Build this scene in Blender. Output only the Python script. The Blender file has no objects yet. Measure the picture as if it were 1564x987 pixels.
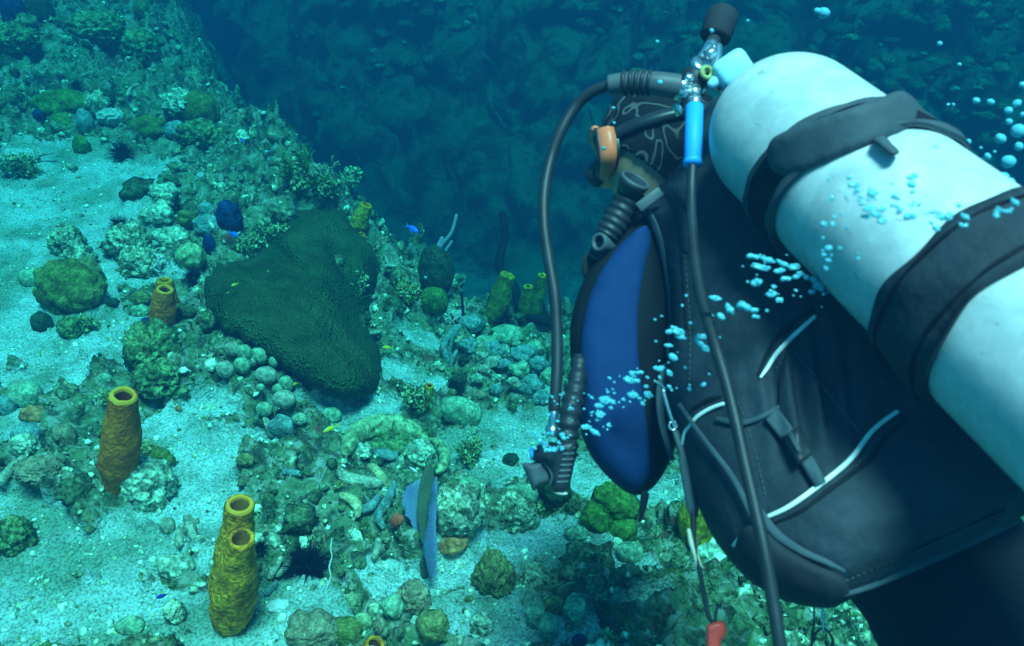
import bpy, bmesh, math, random
import numpy as np
from mathutils import Vector, Matrix, geometry
from mathutils.bvhtree import BVHTree

# ------------------------------------------------------------------ camera
scene = bpy.context.scene
col = scene.collection
PITCH = math.radians(35.0)
LENS = 28.0
FPX = 1564.0 * LENS / 36.0
cam_data = bpy.data.cameras.new('camera')
cam_data.lens = LENS
cam_data.sensor_width = 36.0
cam_data.clip_start = 0.02
cam_data.clip_end = 200.0
cam_data.dof.use_dof = True
cam_data.dof.focus_distance = 2.7
cam_data.dof.aperture_fstop = 8.0
cam = bpy.data.objects.new('camera', cam_data)
cam.rotation_euler = (math.radians(90) - PITCH, 0, 0)
col.objects.link(cam)
scene.camera = cam
RIGHT = np.array([1.0, 0, 0])
UP = np.array([0, math.sin(PITCH), math.cos(PITCH)])
FWD = np.array([0, math.cos(PITCH), -math.sin(PITCH)])

# ------------------------------------------------------------------ sky seen through the water above, sun
SUN_DIR = Vector((0.12, -0.22, 0.95)).normalized()
world = bpy.data.worlds.new('World')
scene.world = world
world.use_nodes = True
wn, wl = world.node_tree.nodes, world.node_tree.links
bg = wn['Background']
sky = wn.new('ShaderNodeTexSky')
sky.sky_type = 'NISHITA'
sky.sun_disc = False
sky.sun_elevation = math.asin(SUN_DIR.z)
sky.sun_rotation = math.atan2(SUN_DIR.x, SUN_DIR.y)
tint = wn.new('ShaderNodeMixRGB')
tint.blend_type = 'MULTIPLY'
tint.inputs[0].default_value = 1.0
tint.inputs[2].default_value = (0.22, 0.72, 0.80, 1)      # the water surface filters the skylight
wl.new(sky.outputs[0], tint.inputs[1])
wl.new(tint.outputs[0], bg.inputs['Color'])
bg.inputs['Strength'].default_value = 0.15
sd = bpy.data.lights.new('sun', 'SUN')
sd.energy = 5.0
sd.angle = math.radians(16.0)
sd.color = (0.74, 1.0, 1.0)
sun = bpy.data.objects.new('sun', sd)
sun.rotation_euler = SUN_DIR.to_track_quat('Z', 'Y').to_euler()
col.objects.link(sun)

vs = scene.view_settings
vs.view_transform = 'Standard'
vs.look = 'None'
vs.gamma = 1.0
vs.use_curve_mapping = False
vs.exposure = 0.80
scene.cycles.use_denoising = True
scene.cycles.max_bounces = 6
scene.cycles.diffuse_bounces = 2
scene.cycles.glossy_bounces = 3
scene.cycles.transmission_bounces = 4
scene.cycles.transparent_max_bounces = 8
scene.cycles.volume_bounces = 0
scene.cycles.caustics_reflective = False
scene.cycles.caustics_refractive = False
scene.cycles.sample_clamp_indirect = 4.0

random.seed(7)
RNG = np.random.default_rng(11)

# ------------------------------------------------------------------ pixel helpers (photo pixels 1564 x 987)
def ray(px, py):
    return FWD + RIGHT * ((px - 782.0) / FPX) + UP * (-(py - 493.5) / FPX)
def P(px, py, d):
    return ray(px, py) * d
def to_px(p):
    d = float(np.dot(p, FWD))
    return 782 + FPX * float(np.dot(p, RIGHT)) / d, 493.5 - FPX * float(np.dot(p, UP)) / d, d

# ------------------------------------------------------------------ noise
def _h(ix, iy, iz, seed):
    with np.errstate(over='ignore'):
        n = (ix.astype(np.int64) * 374761393 + iy.astype(np.int64) * 668265263 + iz.astype(np.int64) * 2147483647 + seed * 1274126177) & 0xffffffff
        n = ((n ^ (n >> 13)) * 1274126177) & 0xffffffff
        n = (n ^ (n >> 16)) & 0xffffffff
        n = (n * 2246822519) & 0xffffffff
        n = n ^ (n >> 15)
    return (n & 0xffffff) / float(0x1000000)
def vnoise(x, y, z, seed=0):
    xi, yi, zi = np.floor(x), np.floor(y), np.floor(z)
    fx, fy, fz = x - xi, y - yi, z - zi
    ux, uy, uz = [f * f * f * (f * (f * 6 - 15) + 10) for f in (fx, fy, fz)]
    r = 0
    for a in (0, 1):
        for b in (0, 1):
            for c in (0, 1):
                w = (ux if a else 1 - ux) * (uy if b else 1 - uy) * (uz if c else 1 - uz)
                h = _h(xi + a, yi + b, zi + c, seed)
                ang = h * 6.2831853
                h2 = _h(xi + a, yi + b, zi + c, seed + 77) * 2 - 1
                s = np.sqrt(1 - h2 * h2)
                r = r + w * (np.cos(ang) * s * (fx - a) + np.sin(ang) * s * (fy - b) + h2 * (fz - c))
    return r * 1.5
def fbm(x, y, z, octaves=3, seed=0, gain=0.5):
    t, a, f = 0, 1.0, 1.0
    for o in range(octaves):
        t = t + a * vnoise(x * f, y * f, z * f, seed + o * 13)
        a *= gain
        f *= 2.03
    return t
def worley(x, y, seed=0):
    """distance to the nearest feature point, and that cell's random value"""
    xi, yi = np.floor(x), np.floor(y)
    best = np.full(x.shape, 9.0)
    rnd = np.zeros(x.shape)
    zz = np.zeros(x.shape)
    for a in (-1, 0, 1):
        for b in (-1, 0, 1):
            px = xi + a + _h(xi + a, yi + b, zz, seed)
            py = yi + b + _h(xi + a, yi + b, zz, seed + 5)
            d = np.hypot(px - x, py - y)
            m = d < best
            best = np.where(m, d, best)
            rnd = np.where(m, _h(xi + a, yi + b, zz, seed + 9), rnd)
    return best, rnd
def sstep(e0, e1, x):
    t = np.clip((x - e0) / (e1 - e0), 0, 1)
    return t * t * (3 - 2 * t)

# ------------------------------------------------------------------ mesh helpers
_ico = {}
def ico(n):
    if n not in _ico:
        b = bmesh.new()
        bmesh.ops.create_icosphere(b, subdivisions=n, radius=1.0)
        v = np.array([q.co[:] for q in b.verts])
        f = [[q.index for q in p.verts] for p in b.faces]
        b.free()
        _ico[n] = (v, f)
    return _ico[n]
def make_mesh(name, V, F, mat=None, smooth=True, attrs=None):
    me = bpy.data.meshes.new(name)
    me.from_pydata(np.asarray(V, dtype=float).tolist(), [], F)
    if smooth:
        me.polygons.foreach_set('use_smooth', [True] * len(me.polygons))
    if attrs:
        for k, a in attrs.items():
            at = me.attributes.new(k, 'FLOAT', 'POINT')
            at.data.foreach_set('value', np.asarray(a, dtype=np.float32))
    if mat:
        for m in (mat if isinstance(mat, (list, tuple)) else [mat]):
            me.materials.append(m)
    me.update()
    return me
def put(name, V, F, mat=None, parent=None, loc=None, smooth=True, attrs=None):
    """one mesh object; V in world space, origin set to loc (or to the parent's place)"""
    V = np.asarray(V, dtype=float)
    if loc is None:
        loc = np.array(parent['_o']) if parent is not None else V.mean(axis=0)
    loc = np.asarray(loc, dtype=float)
    me = make_mesh(name, V - loc, F, mat, smooth, attrs)
    o = bpy.data.objects.new(name, me)
    col.objects.link(o)
    o['_o'] = [float(a) for a in loc]
    if parent is not None:
        o.parent = parent
        o.location = Vector(loc) - Vector(parent['_o'])
    else:
        o.location = Vector(loc)
    return o
def tag(o, label=None, cat=None, group=None, kind=None):
    if label: o['label'] = label
    if cat: o['category'] = cat
    if group: o['group'] = group
    if kind: o['kind'] = kind
    return o
def thing(name, loc, label, cat, group=None):
    o = bpy.data.objects.new(name, None)
    o.empty_display_size = 0.05
    col.objects.link(o)
    o.location = Vector(loc)
    o['_o'] = [float(a) for a in loc]
    return tag(o, label, cat, group)
def catmull(pts, n=8, closed=False):
    pts = [np.asarray(p, dtype=float) for p in pts]
    out = []
    m = len(pts)
    rng = range(m) if closed else range(m - 1)
    for i in rng:
        if closed:
            p0, p1, p2, p3 = pts[i - 1], pts[i], pts[(i + 1) % m], pts[(i + 2) % m]
        else:
            p0, p1, p2, p3 = pts[max(i - 1, 0)], pts[i], pts[i + 1], pts[min(i + 2, m - 1)]
        for k in range(n):
            t = k / n
            out.append(0.5 * ((2 * p1) + (-p0 + p2) * t + (2 * p0 - 5 * p1 + 4 * p2 - p3) * t * t + (-p0 + 3 * p1 - 3 * p2 + p3) * t ** 3))
    if not closed:
        out.append(pts[-1])
    return out
def tube(path, rad, sides=10, caps=True, flat=1.0, up=None):
    """swept tube; rad a number or list; returns V, F"""
    path = [np.asarray(p, dtype=float) for p in path]
    n = len(path)
    if np.isscalar(rad): rad = [rad] * n
    V, F = [], []
    prev = None
    for i, p in enumerate(path):
        t = path[min(i + 1, n - 1)] - path[max(i - 1, 0)]
        t = t / (np.linalg.norm(t) + 1e-12)
        if prev is None:
            a = np.array(up) if up is not None else (np.array([0, 0, 1.0]) if abs(t[2]) < .9 else np.array([1.0, 0, 0]))
        else:
            a = prev
        a = a - t * np.dot(a, t)
        a /= np.linalg.norm(a) + 1e-12
        prev = a
        b = np.cross(t, a)
        for k in range(sides):
            th = 2 * math.pi * k / sides
            V.append(p + rad[i] * (a * math.cos(th) * flat + b * math.sin(th)))
    for i in range(n - 1):
        for k in range(sides):
            k2 = (k + 1) % sides
            F.append([i * sides + k, i * sides + k2, (i + 1) * sides + k2, (i + 1) * sides + k])
    if caps:
        F.append(list(range(sides))[::-1])
        F.append([(n - 1) * sides + k for k in range(sides)])
    return np.array(V), F
def rounded(path, rad, tipn=4):
    """adds hemispherical ends to a path: returns path, radii"""
    path = [np.asarray(p, dtype=float) for p in path]
    if np.isscalar(rad): rad = [rad] * len(path)
    t = path[-1] - path[-2]; t /= np.linalg.norm(t)
    p2, r2 = list(path), list(rad)
    for k in range(1, tipn + 1):
        a = k / tipn * math.pi / 2
        p2.append(path[-1] + t * rad[-1] * math.sin(a))
        r2.append(max(rad[-1] * math.cos(a), rad[-1] * .04))
    t = path[0] - path[1]; t /= np.linalg.norm(t)
    for k in range(1, tipn + 1):
        a = k / tipn * math.pi / 2
        p2.insert(0, path[0] + t * rad[0] * math.sin(a))
        r2.insert(0, max(rad[0] * math.cos(a), rad[0] * .04))
    return p2, r2
def join(parts):
    V, F, n = [], [], 0
    for v, f in parts:
        V.append(np.asarray(v)); F += [[i + n for i in q] for q in f]; n += len(v)
    return np.vstack(V), F
def frame(t, hint=None):
    t = np.asarray(t, float); t = t / np.linalg.norm(t)
    h = np.array(hint if hint is not None else ([0, 0, 1.0] if abs(t[2]) < .9 else [1.0, 0, 0]))
    a = h - t * np.dot(h, t); a /= np.linalg.norm(a)
    return t, a, np.cross(t, a)
def lathe(origin, axis, prof, n=32, hint=None, cap0=False, cap1=False):
    """prof = [(s, r)] along axis"""
    t, a, b = frame(axis, hint)
    V, F = [], []
    for s, r in prof:
        for k in range(n):
            th = 2 * math.pi * k / n
            V.append(np.asarray(origin) + t * s + r * (a * math.cos(th) + b * math.sin(th)))
    m = len(prof)
    for i in range(m - 1):
        for k in range(n):
            k2 = (k + 1) % n
            F.append([i * n + k, i * n + k2, (i + 1) * n + k2, (i + 1) * n + k])
    if cap0: F.append(list(range(n))[::-1])
    if cap1: F.append([(m - 1) * n + k for k in range(n)])
    return np.array(V), F
def rbox(c, ax, half, bev=0.15):
    """bevelled box: centre, three axes, half sizes"""
    b = bmesh.new()
    bmesh.ops.create_cube(b, size=2)
    M = np.array([np.asarray(a, float) / np.linalg.norm(a) for a in ax])
    for v in b.verts:
        v.co = Vector([v.co[i] * half[i] for i in range(3)])
    bmesh.ops.bevel(b, geom=b.edges[:] + b.verts[:], offset=bev * min(half), segments=3, profile=.5, affect='EDGES')
    V = np.array([v.co[:] for v in b.verts]) @ M + np.asarray(c)
    b.verts.index_update()
    F = [[v.index for v in f.verts] for f in b.faces]
    b.free()
    return V, F
def pillow(outline, dmid, thick, rpx=40, step=12, dens=6, noise=0.0, nfreq=12, seed=0, back=1.0, smooth_out=True, mind=0.004):
    """closed cushion with a traced outline (photo pixels), its own distance and real thickness"""
    pts = catmull([np.array(p, float) for p in outline], dens, True) if smooth_out else [np.array(p, float) for p in outline]
    # even out the outline
    poly = np.array(pts)
    n0 = len(poly)
    xs = np.arange(poly[:, 0].min(), poly[:, 0].max(), step)
    ys = np.arange(poly[:, 1].min(), poly[:, 1].max(), step * .866)
    G = []
    for j, y in enumerate(ys):
        for x in xs:
            G.append((x + (step / 2 if j % 2 else 0), y))
    G = np.array(G)
    A, B = poly, np.roll(poly, -1, 0)
    def dist(Q):
        best = np.full(len(Q), 1e9)
        for a, b in zip(A, B):
            ab = b - a
            L = max(np.dot(ab, ab), 1e-9)
            t = np.clip(((Q - a) @ ab) / L, 0, 1)
            best = np.minimum(best, np.hypot(*(Q - a - t[:, None] * ab).T))
        return best
    inside = np.zeros(len(G), bool)
    for a, b in zip(A, B):
        c = ((a[1] > G[:, 1]) != (b[1] > G[:, 1]))
        with np.errstate(divide='ignore', invalid='ignore'):
            xi = (b[0] - a[0]) * (G[:, 1] - a[1]) / (b[1] - a[1] + 1e-12) + a[0]
        inside ^= c & (G[:, 0] < xi)
    G = G[inside]
    if len(G):
        G = G[dist(G) > step * .45]
    Q = np.vstack([poly, G]) if len(G) else poly
    res = geometry.delaunay_2d_cdt([Vector(q) for q in Q], [(i, (i + 1) % n0) for i in range(n0)], [], 1, 1e-4)
    Q = np.array([v[:] for v in res[0]])
    T = [list(f) for f in res[2]]
    D = dist(Q)
    edge = D < 1e-3
    u = np.clip(D / rpx, 0, 1)
    prof = np.sqrt(np.clip(1 - (1 - u) ** 2, 0, 1))
    dm = np.array([dmid(x, y) for x, y in Q])
    R = np.array([ray(x, y) for x, y in Q])
    base = R * dm[:, None]
    nz = fbm(base[:, 0] * nfreq, base[:, 1] * nfreq, base[:, 2] * nfreq, 3, seed) * noise * u if noise else 0
    tf = (mind + thick * prof) + nz
    tb = (mind + thick * prof * back)
    front = R * (dm - tf)[:, None]
    bk = R * (dm + tb)[:, None]
    n = len(Q)
    V = np.vstack([front, bk])
    F = [f for f in T] + [[i + n for i in f[::-1]] for f in T]
    # rim
    cnt = {}
    for f in T:
        for i in range(len(f)):
            e = (f[i], f[(i + 1) % len(f)])
            cnt[e] = 1
    for (a, b) in list(cnt):
        if (b, a) not in cnt:
            F.append([b, a, a + n, b + n])
    # orientation: front faces towards the camera (origin)
    f0 = T[0]
    nn = np.cross(V[f0[1]] - V[f0[0]], V[f0[2]] - V[f0[0]])
    if np.dot(nn, V[f0[0]]) > 0:
        F = [f[::-1] for f in F]
    return V, F
def bvh_of(V, F):
    return BVHTree.FromPolygons([tuple(v) for v in V], F)
def cast(bvh, px, py):
    r = ray(px, py)
    hit = bvh.ray_cast(Vector((0, 0, 0)), Vector(r).normalized())
    return None if hit[0] is None else (np.array(hit[0]), np.array(hit[1]))

# ------------------------------------------------------------------ materials
def mk(name, cols, scale=8.0, rough=0.9, bump='noise', bscale=60.0, bstr=0.3, bdist=0.004, spec=0.2, detail=5.0,
       attr=None, metal=0.0, speck=0.0, pmin=0.62, scuff=0.0, distort=0.4, alpha_cols=None, pos=None, trans=0.0, ior=1.45, paint=None):
    m = bpy.data.materials.new(name)
    m.use_nodes = True
    N, L = m.node_tree.nodes, m.node_tree.links
    b = N['Principled BSDF']
    b.inputs['Roughness'].default_value = rough
    b.inputs['Metallic'].default_value = metal
    b.inputs['Specular IOR Level'].default_value = spec
    b.inputs['Transmission Weight'].default_value = trans
    b.inputs['IOR'].default_value = ior
    tc = N.new('ShaderNodeTexCoord')
    co = tc.outputs['Object']
    ramp = N.new('ShaderNodeValToRGB')
    e = ramp.color_ramp.elements
    k = len(cols)
    ps = pos or [0.3 + 0.4 * i / max(k - 1, 1) for i in range(k)]
    e[0].position = ps[0]; e[0].color = (*cols[0], 1)
    if k > 1:
        e[1].position = ps[-1]; e[1].color = (*cols[-1], 1)
    for i in range(1, k - 1):
        q = e.new(ps[i]); q.color = (*cols[i], 1)
    nz = N.new('ShaderNodeTexNoise')
    nz.inputs['Scale'].default_value = scale
    nz.inputs['Detail'].default_value = detail
    nz.inputs['Distortion'].default_value = distort
    L.new(co, nz.inputs['Vector'])
    src = nz.outputs[0]
    if attr:
        at = N.new('ShaderNodeAttribute')
        at.attribute_name = attr
        ma = N.new('ShaderNodeMath'); ma.operation = 'MULTIPLY_ADD'
        ma.inputs[1].default_value = 0.45; 
        L.new(src, ma.inputs[0]); 
        mb = N.new('ShaderNodeMath'); mb.operation = 'MULTIPLY_ADD'
        mb.inputs[1].default_value = 1.0; mb.inputs[2].default_value = -0.22
        L.new(at.outputs['Fac'], mb.inputs[0])
        L.new(mb.outputs[0], ma.inputs[2])
        src = ma.outputs[0]
    L.new(src, ramp.inputs[0])
    colr = ramp.outputs[0]
    if speck:
        for sc_, lo in ((95, .42), (34, .50)):
            t2 = N.new('ShaderNodeTexNoise'); t2.inputs['Scale'].default_value = sc_; t2.inputs['Detail'].default_value = 6; t2.inputs['Distortion'].default_value = .6
            L.new(co, t2.inputs['Vector'])
            q2 = N.new('ShaderNodeMapRange'); q2.inputs[1].default_value = .40; q2.inputs[2].default_value = .60; q2.inputs[3].default_value = lo; q2.inputs[4].default_value = 1.5
            L.new(t2.outputs[0], q2.inputs[0])
            m2 = N.new('ShaderNodeMixRGB'); m2.blend_type = 'MULTIPLY'; m2.inputs[0].default_value = speck
            L.new(colr, m2.inputs[1]); L.new(q2.outputs[0], m2.inputs[2]); colr = m2.outputs[0]
    if scuff:                                        # chips and scratches through the paint
        mp2 = N.new('ShaderNodeMapping'); mp2.inputs['Scale'].default_value = (1, 1, 3.5); mp2.inputs['Rotation'].default_value = (.7, .5, .2)
        t3 = N.new('ShaderNodeTexNoise'); t3.inputs['Scale'].default_value = 46; t3.inputs['Detail'].default_value = 9; t3.inputs['Distortion'].default_value = 1.5
        L.new(co, mp2.inputs[0]); L.new(mp2.outputs[0], t3.inputs['Vector'])
        q3 = N.new('ShaderNodeMapRange'); q3.inputs[1].default_value = .66; q3.inputs[2].default_value = .70; q3.inputs[3].default_value = 0; q3.inputs[4].default_value = scuff
        L.new(t3.outputs[0], q3.inputs[0])
        m3 = N.new('ShaderNodeMixRGB'); m3.inputs[2].default_value = (.16, .20, .21, 1); L.new(q3.outputs[0], m3.inputs[0]); L.new(colr, m3.inputs[1]); colr = m3.outputs[0]
    if bump:
        bp = N.new('ShaderNodeBump')
        bp.inputs['Strength'].default_value = bstr
        bp.inputs['Distance'].default_value = bdist
        if bump == 'noise':
            t = N.new('ShaderNodeTexNoise'); t.inputs['Scale'].default_value = bscale; t.inputs['Detail'].default_value = 6
            L.new(co, t.inputs['Vector']); h = t.outputs[0]
        elif bump == 'polyp':                       # small raised cups
            t = N.new('ShaderNodeTexVoronoi'); t.inputs['Scale'].default_value = bscale
            L.new(co, t.inputs['Vector'])
            r = N.new('ShaderNodeMapRange'); r.inputs[1].default_value = 0.0; r.inputs[2].default_value = 0.55
            r.inputs[3].default_value = 1.0; r.inputs[4].default_value = 0.0
            L.new(t.outputs['Distance'], r.inputs[0]); h = r.outputs[0]
            mx = N.new('ShaderNodeMixRGB'); mx.blend_type = 'MULTIPLY'; mx.inputs[0].default_value = 0.75
            r2 = N.new('ShaderNodeMapRange'); r2.inputs[1].default_value = 0.1; r2.inputs[2].default_value = 0.6
            r2.inputs[3].default_value = 1.2; r2.inputs[4].default_value = pmin
            L.new(t.outputs['Distance'], r2.inputs[0])
            L.new(colr, mx.inputs[1]); L.new(r2.outputs[0], mx.inputs[2]); colr = mx.outputs[0]
        elif bump == 'brain':                       # meandering ridges
            t = N.new('ShaderNodeTexNoise'); t.inputs['Scale'].default_value = bscale; t.inputs['Detail'].default_value = 1.0
            L.new(co, t.inputs['Vector'])
            s = N.new('ShaderNodeMath'); s.operation = 'MULTIPLY'; s.inputs[1].default_value = 34.0
            s2 = N.new('ShaderNodeMath'); s2.operation = 'SINE'
            L.new(t.outputs[0], s.inputs[0]); L.new(s.outputs[0], s2.inputs[0]); h = s2.outputs[0]
            mx = N.new('ShaderNodeMixRGB'); mx.blend_type = 'MULTIPLY'; mx.inputs[0].default_value = 0.7
            r2 = N.new('ShaderNodeMapRange'); r2.inputs[1].default_value = -1; r2.inputs[2].default_value = 1
            r2.inputs[3].default_value = 0.60; r2.inputs[4].default_value = 1.2
            L.new(h, r2.inputs[0]); L.new(colr, mx.inputs[1]); L.new(r2.outputs[0], mx.inputs[2]); colr = mx.outputs[0]
        L.new(h, bp.inputs['Height'])
        L.new(bp.outputs[0], b.inputs['Normal'])
    L.new(colr, b.inputs['Base Color'])
    return m
# ------------------------------------------------------------------ the reef as a height sheet
EDGE = np.array([(-7.5, 13.5), (-4.6, 10.2), (-3.6, 8.4), (-2.95, 6.7), (-2.45, 5.7), (-1.79, 4.75), (-1.22, 4.05), (-.72, 3.55), (-.2, 3.35), (.35, 3.25), (1.0, 3.1), (2.0, 3.0), (3.5, 3.2), (6, 4.2)])
def edge_s(x, y):
    best = np.full(x.shape, 1e9)
    for a, b in zip(EDGE[:-1], EDGE[1:]):
        ab = b - a
        t = np.clip(((x - a[0]) * ab[0] + (y - a[1]) * ab[1]) / np.dot(ab, ab), 0, 1)
        best = np.minimum(best, np.hypot(x - a[0] - t * ab[0], y - a[1] - t * ab[1]))
    ye = np.interp(x, EDGE[:, 0], EDGE[:, 1])
    return np.where(y < ye, best, -best)
FLOOR = -4.3
def reef_top(x, y):
    z = -1.64 - .26 * np.clip(y - 1.1, 0, 3) * sstep(-1.3, .1, x) - .08 * np.clip(x, 0, 3)
    z = z + .07 * np.clip(y - 3, 0, 6) * sstep(-1.2, -3, x) + .10 * sstep(-1.6, -3.4, x)
    return z
def reef_base(x, y):
    s = edge_s(x, y) + .10 * vnoise(x * 2.3, y * 2.3, x * 0, 3) + .05 * vnoise(x * 6, y * 6, x * 0, 4)
    zt = reef_top(x, y)
    k = sstep(0.0, .95, -s)
    return zt + (FLOOR - zt) * k - .10 * sstep(.25, 0, s), s
def plane_hit(px, py):
    """where the line of sight meets the smooth reef top"""
    r = ray(px, py)
    t = np.arange(.8, 12, .01)
    X = r[None] * t[:, None]
    zb = reef_top(X[:, 0], X[:, 1])
    i = int(np.argmax(X[:, 2] < zb))
    return X[i]
# sand patches: photo spot of the centre, radii in metres in plan (x, y), turn
SAND = [(60, 950, .30, .10), (170, 985, .24, .08), (330, 990, .2, .07), (95, 262, .55, .30), (50, 330, .62, .42), (110, 385, .42, .40), (30, 440, .40, .36), (45, 520, .30, .26), (190, 420, .30, .10), (150, 300, .18, .22),
        (200, 505, .17, .12), (178, 560, .16, .10), (110, 585, .10, .08), (95, 860, .22, .13), (40, 800, .16, .10), (200, 850, .20, .14), (140, 940, .26, .10), (250, 940, .16, .10),
        (270, 660, .16, .10), (320, 700, .20, .12), (245, 710, .10, .10), (300, 760, .16, .10), (330, 630, .12, .08), (280, 800, .14, .10), (500, 638, .22, .10), (430, 690, .10, .08),
        (570, 622, .14, .07), (640, 590, .16, .09), (720, 690, .22, .12), (790, 660, .16, .14), (830, 620, .10, .2), (745, 730, .16, .12), (800, 700, .16, .10), (880, 740, .16, .12),
        (860, 820, .18, .10), (790, 850, .15, .09), (700, 880, .09, .09), (740, 930, .14, .10), (770, 975, .14, .08), (690, 930, .08, .08), (420, 940, .18, .09), (470, 915, .12, .07),
        (330, 970, .12, .06), (960, 870, .10, .06), (590, 560, .10, .08), (640, 520, .12, .08), (870, 960, .10, .06), (60, 590, .14, .08), (30, 650, .10, .08), (640, 900, .1, .05), (590, 880, .08, .05), (1000, 760, .14, .10), (985, 930, .10, .05)]
_sc = [(plane_hit(a, b), c, d) for a, b, c, d in SAND]
def sand_amount(x, y):
    m = np.full(x.shape, -9.0)
    for c, rx, ry in _sc:
        m = np.maximum(m, 1 - np.hypot((x - c[0]) / rx, (y - c[1]) / ry))
    m = m + .42 * fbm(x * 5, y * 5, x * 0 + 2, 3, 31) + .18 * vnoise(x * 28, y * 28, x * 0, 35)
    return sstep(-.10, .30, m)
def reef_surface(x, y):
    zb, s = reef_base(x, y)
    m = sand_amount(x, y) * sstep(-.05, .2, s)
    z0 = x * 0
    wx = x + .06 * vnoise(x * 5, y * 5, z0, 61); wy = y + .06 * vnoise(x * 5, y * 5, z0 + 5, 62)
    def lumps(f, seed, keep=.6):
        d, r = worley(wx * f, wy * f, seed)
        return np.sqrt(np.clip(1 - (d / .62) ** 2, 0, 1)) * (.3 + .7 * r) * (r > 1 - keep)
    rock = .085 * fbm(x * 2.2, y * 2.2, z0, 3, 41) + .085 * lumps(3.2, 42, .5) + .055 * lumps(7.5, 43, .55) + .030 * lumps(15, 44, .6) \
        + .018 * lumps(31, 45, .65) + .020 * (1 - 2 * np.abs(vnoise(x * 11, y * 11, z0, 46))) + .012 * fbm(x * 30, y * 30, z0, 3, 47) + .010 * lumps(55, 48, .6)
    sandz = .020 * fbm(x * 3, y * 3, z0, 2, 51) + .007 * fbm(x * 16, y * 16, z0, 3, 52) + .0035 * fbm(x * 70, y * 70, z0, 2, 53) + .012 * lumps(17, 54, .12) + .006 * lumps(40, 55, .2)
    amp = 1 + 1.1 * sstep(.5, -.1, s) + .7 * sstep(4.2, 6, y)
    return zb + (rock * amp - .02) * (1 - m) + sandz * (.4 + .6 * m), m, s

def grid_coords(a0, a1, fine0, fine1, df, dc):
    left = np.arange(a0, fine0, dc)
    return np.concatenate([left, np.arange(fine0, fine1, df), np.arange(fine1, a1 + dc, dc)])
gx = grid_coords(-7.5, 5.0, -3.4, 1.9, .0105, .05)
gy1 = np.arange(-1.2, .55, .05)
gy2 = [.55]
while gy2[-1] < 6.2: gy2.append(gy2[-1] + max(.0075, gy2[-1] * .0042))
while gy2[-1] < 13.2: gy2.append(gy2[-1] + .05)
gy = np.concatenate([gy1, gy2])
GX, GY = np.meshgrid(gx, gy)
GZ, GM, GS = reef_surface(GX, GY)
# sideways push so that ledges overhang a little
rk = (1 - GM)
ox = .030 * vnoise(GX * 8, GY * 8, GZ * 8, 71) * rk + .012 * vnoise(GX * 25, GY * 25, GZ * 25, 72) * rk
oy = .030 * vnoise(GX * 8, GY * 8, GZ * 8 + 9, 73) * rk + .012 * vnoise(GX * 25, GY * 25, GZ * 25 + 9, 74) * rk
steep = sstep(.15, -.3, GS)
ox += steep * .10 * vnoise(GX * 3, GY * 3, GZ * 4, 75); oy += steep * .12 * vnoise(GX * 3, GY * 3, GZ * 4, 76)
def grid_mesh(name, X, Y, Z, keep, attrs, mat):
    h, w = X.shape
    V = np.stack([X.ravel(), Y.ravel(), Z.ravel()], 1)
    idx = np.arange(h * w).reshape(h, w)
    q = np.stack([idx[:-1, :-1], idx[:-1, 1:], idx[1:, 1:], idx[1:, :-1]], -1).reshape(-1, 4)
    kk = (keep[:-1, :-1] & keep[1:, 1:]).ravel()
    q = q[kk]
    used = np.zeros(h * w, bool); used[q.ravel()] = True
    re = np.cumsum(used) - 1
    V = V[used]; q = re[q]
    me = bpy.data.meshes.new(name)
    me.vertices.add(len(V)); me.vertices.foreach_set('co', V.astype(np.float32).ravel())
    me.loops.add(len(q) * 4); me.loops.foreach_set('vertex_index', q.astype(np.int32).ravel())
    me.polygons.add(len(q)); me.polygons.foreach_set('loop_start', np.arange(0, len(q) * 4, 4, dtype=np.int32))
    me.polygons.foreach_set('use_smooth', np.ones(len(q), bool))
    for k, a in attrs.items():
        at = me.attributes.new(k, 'FLOAT', 'POINT'); at.data.foreach_set('value', a.ravel()[used].astype(np.float32))
    me.materials.append(mat)
    me.update(calc_edges=True)
    me.validate()
    o = bpy.data.objects.new(name, me)
    col.objects.link(o)
    return o, V, q
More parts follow.
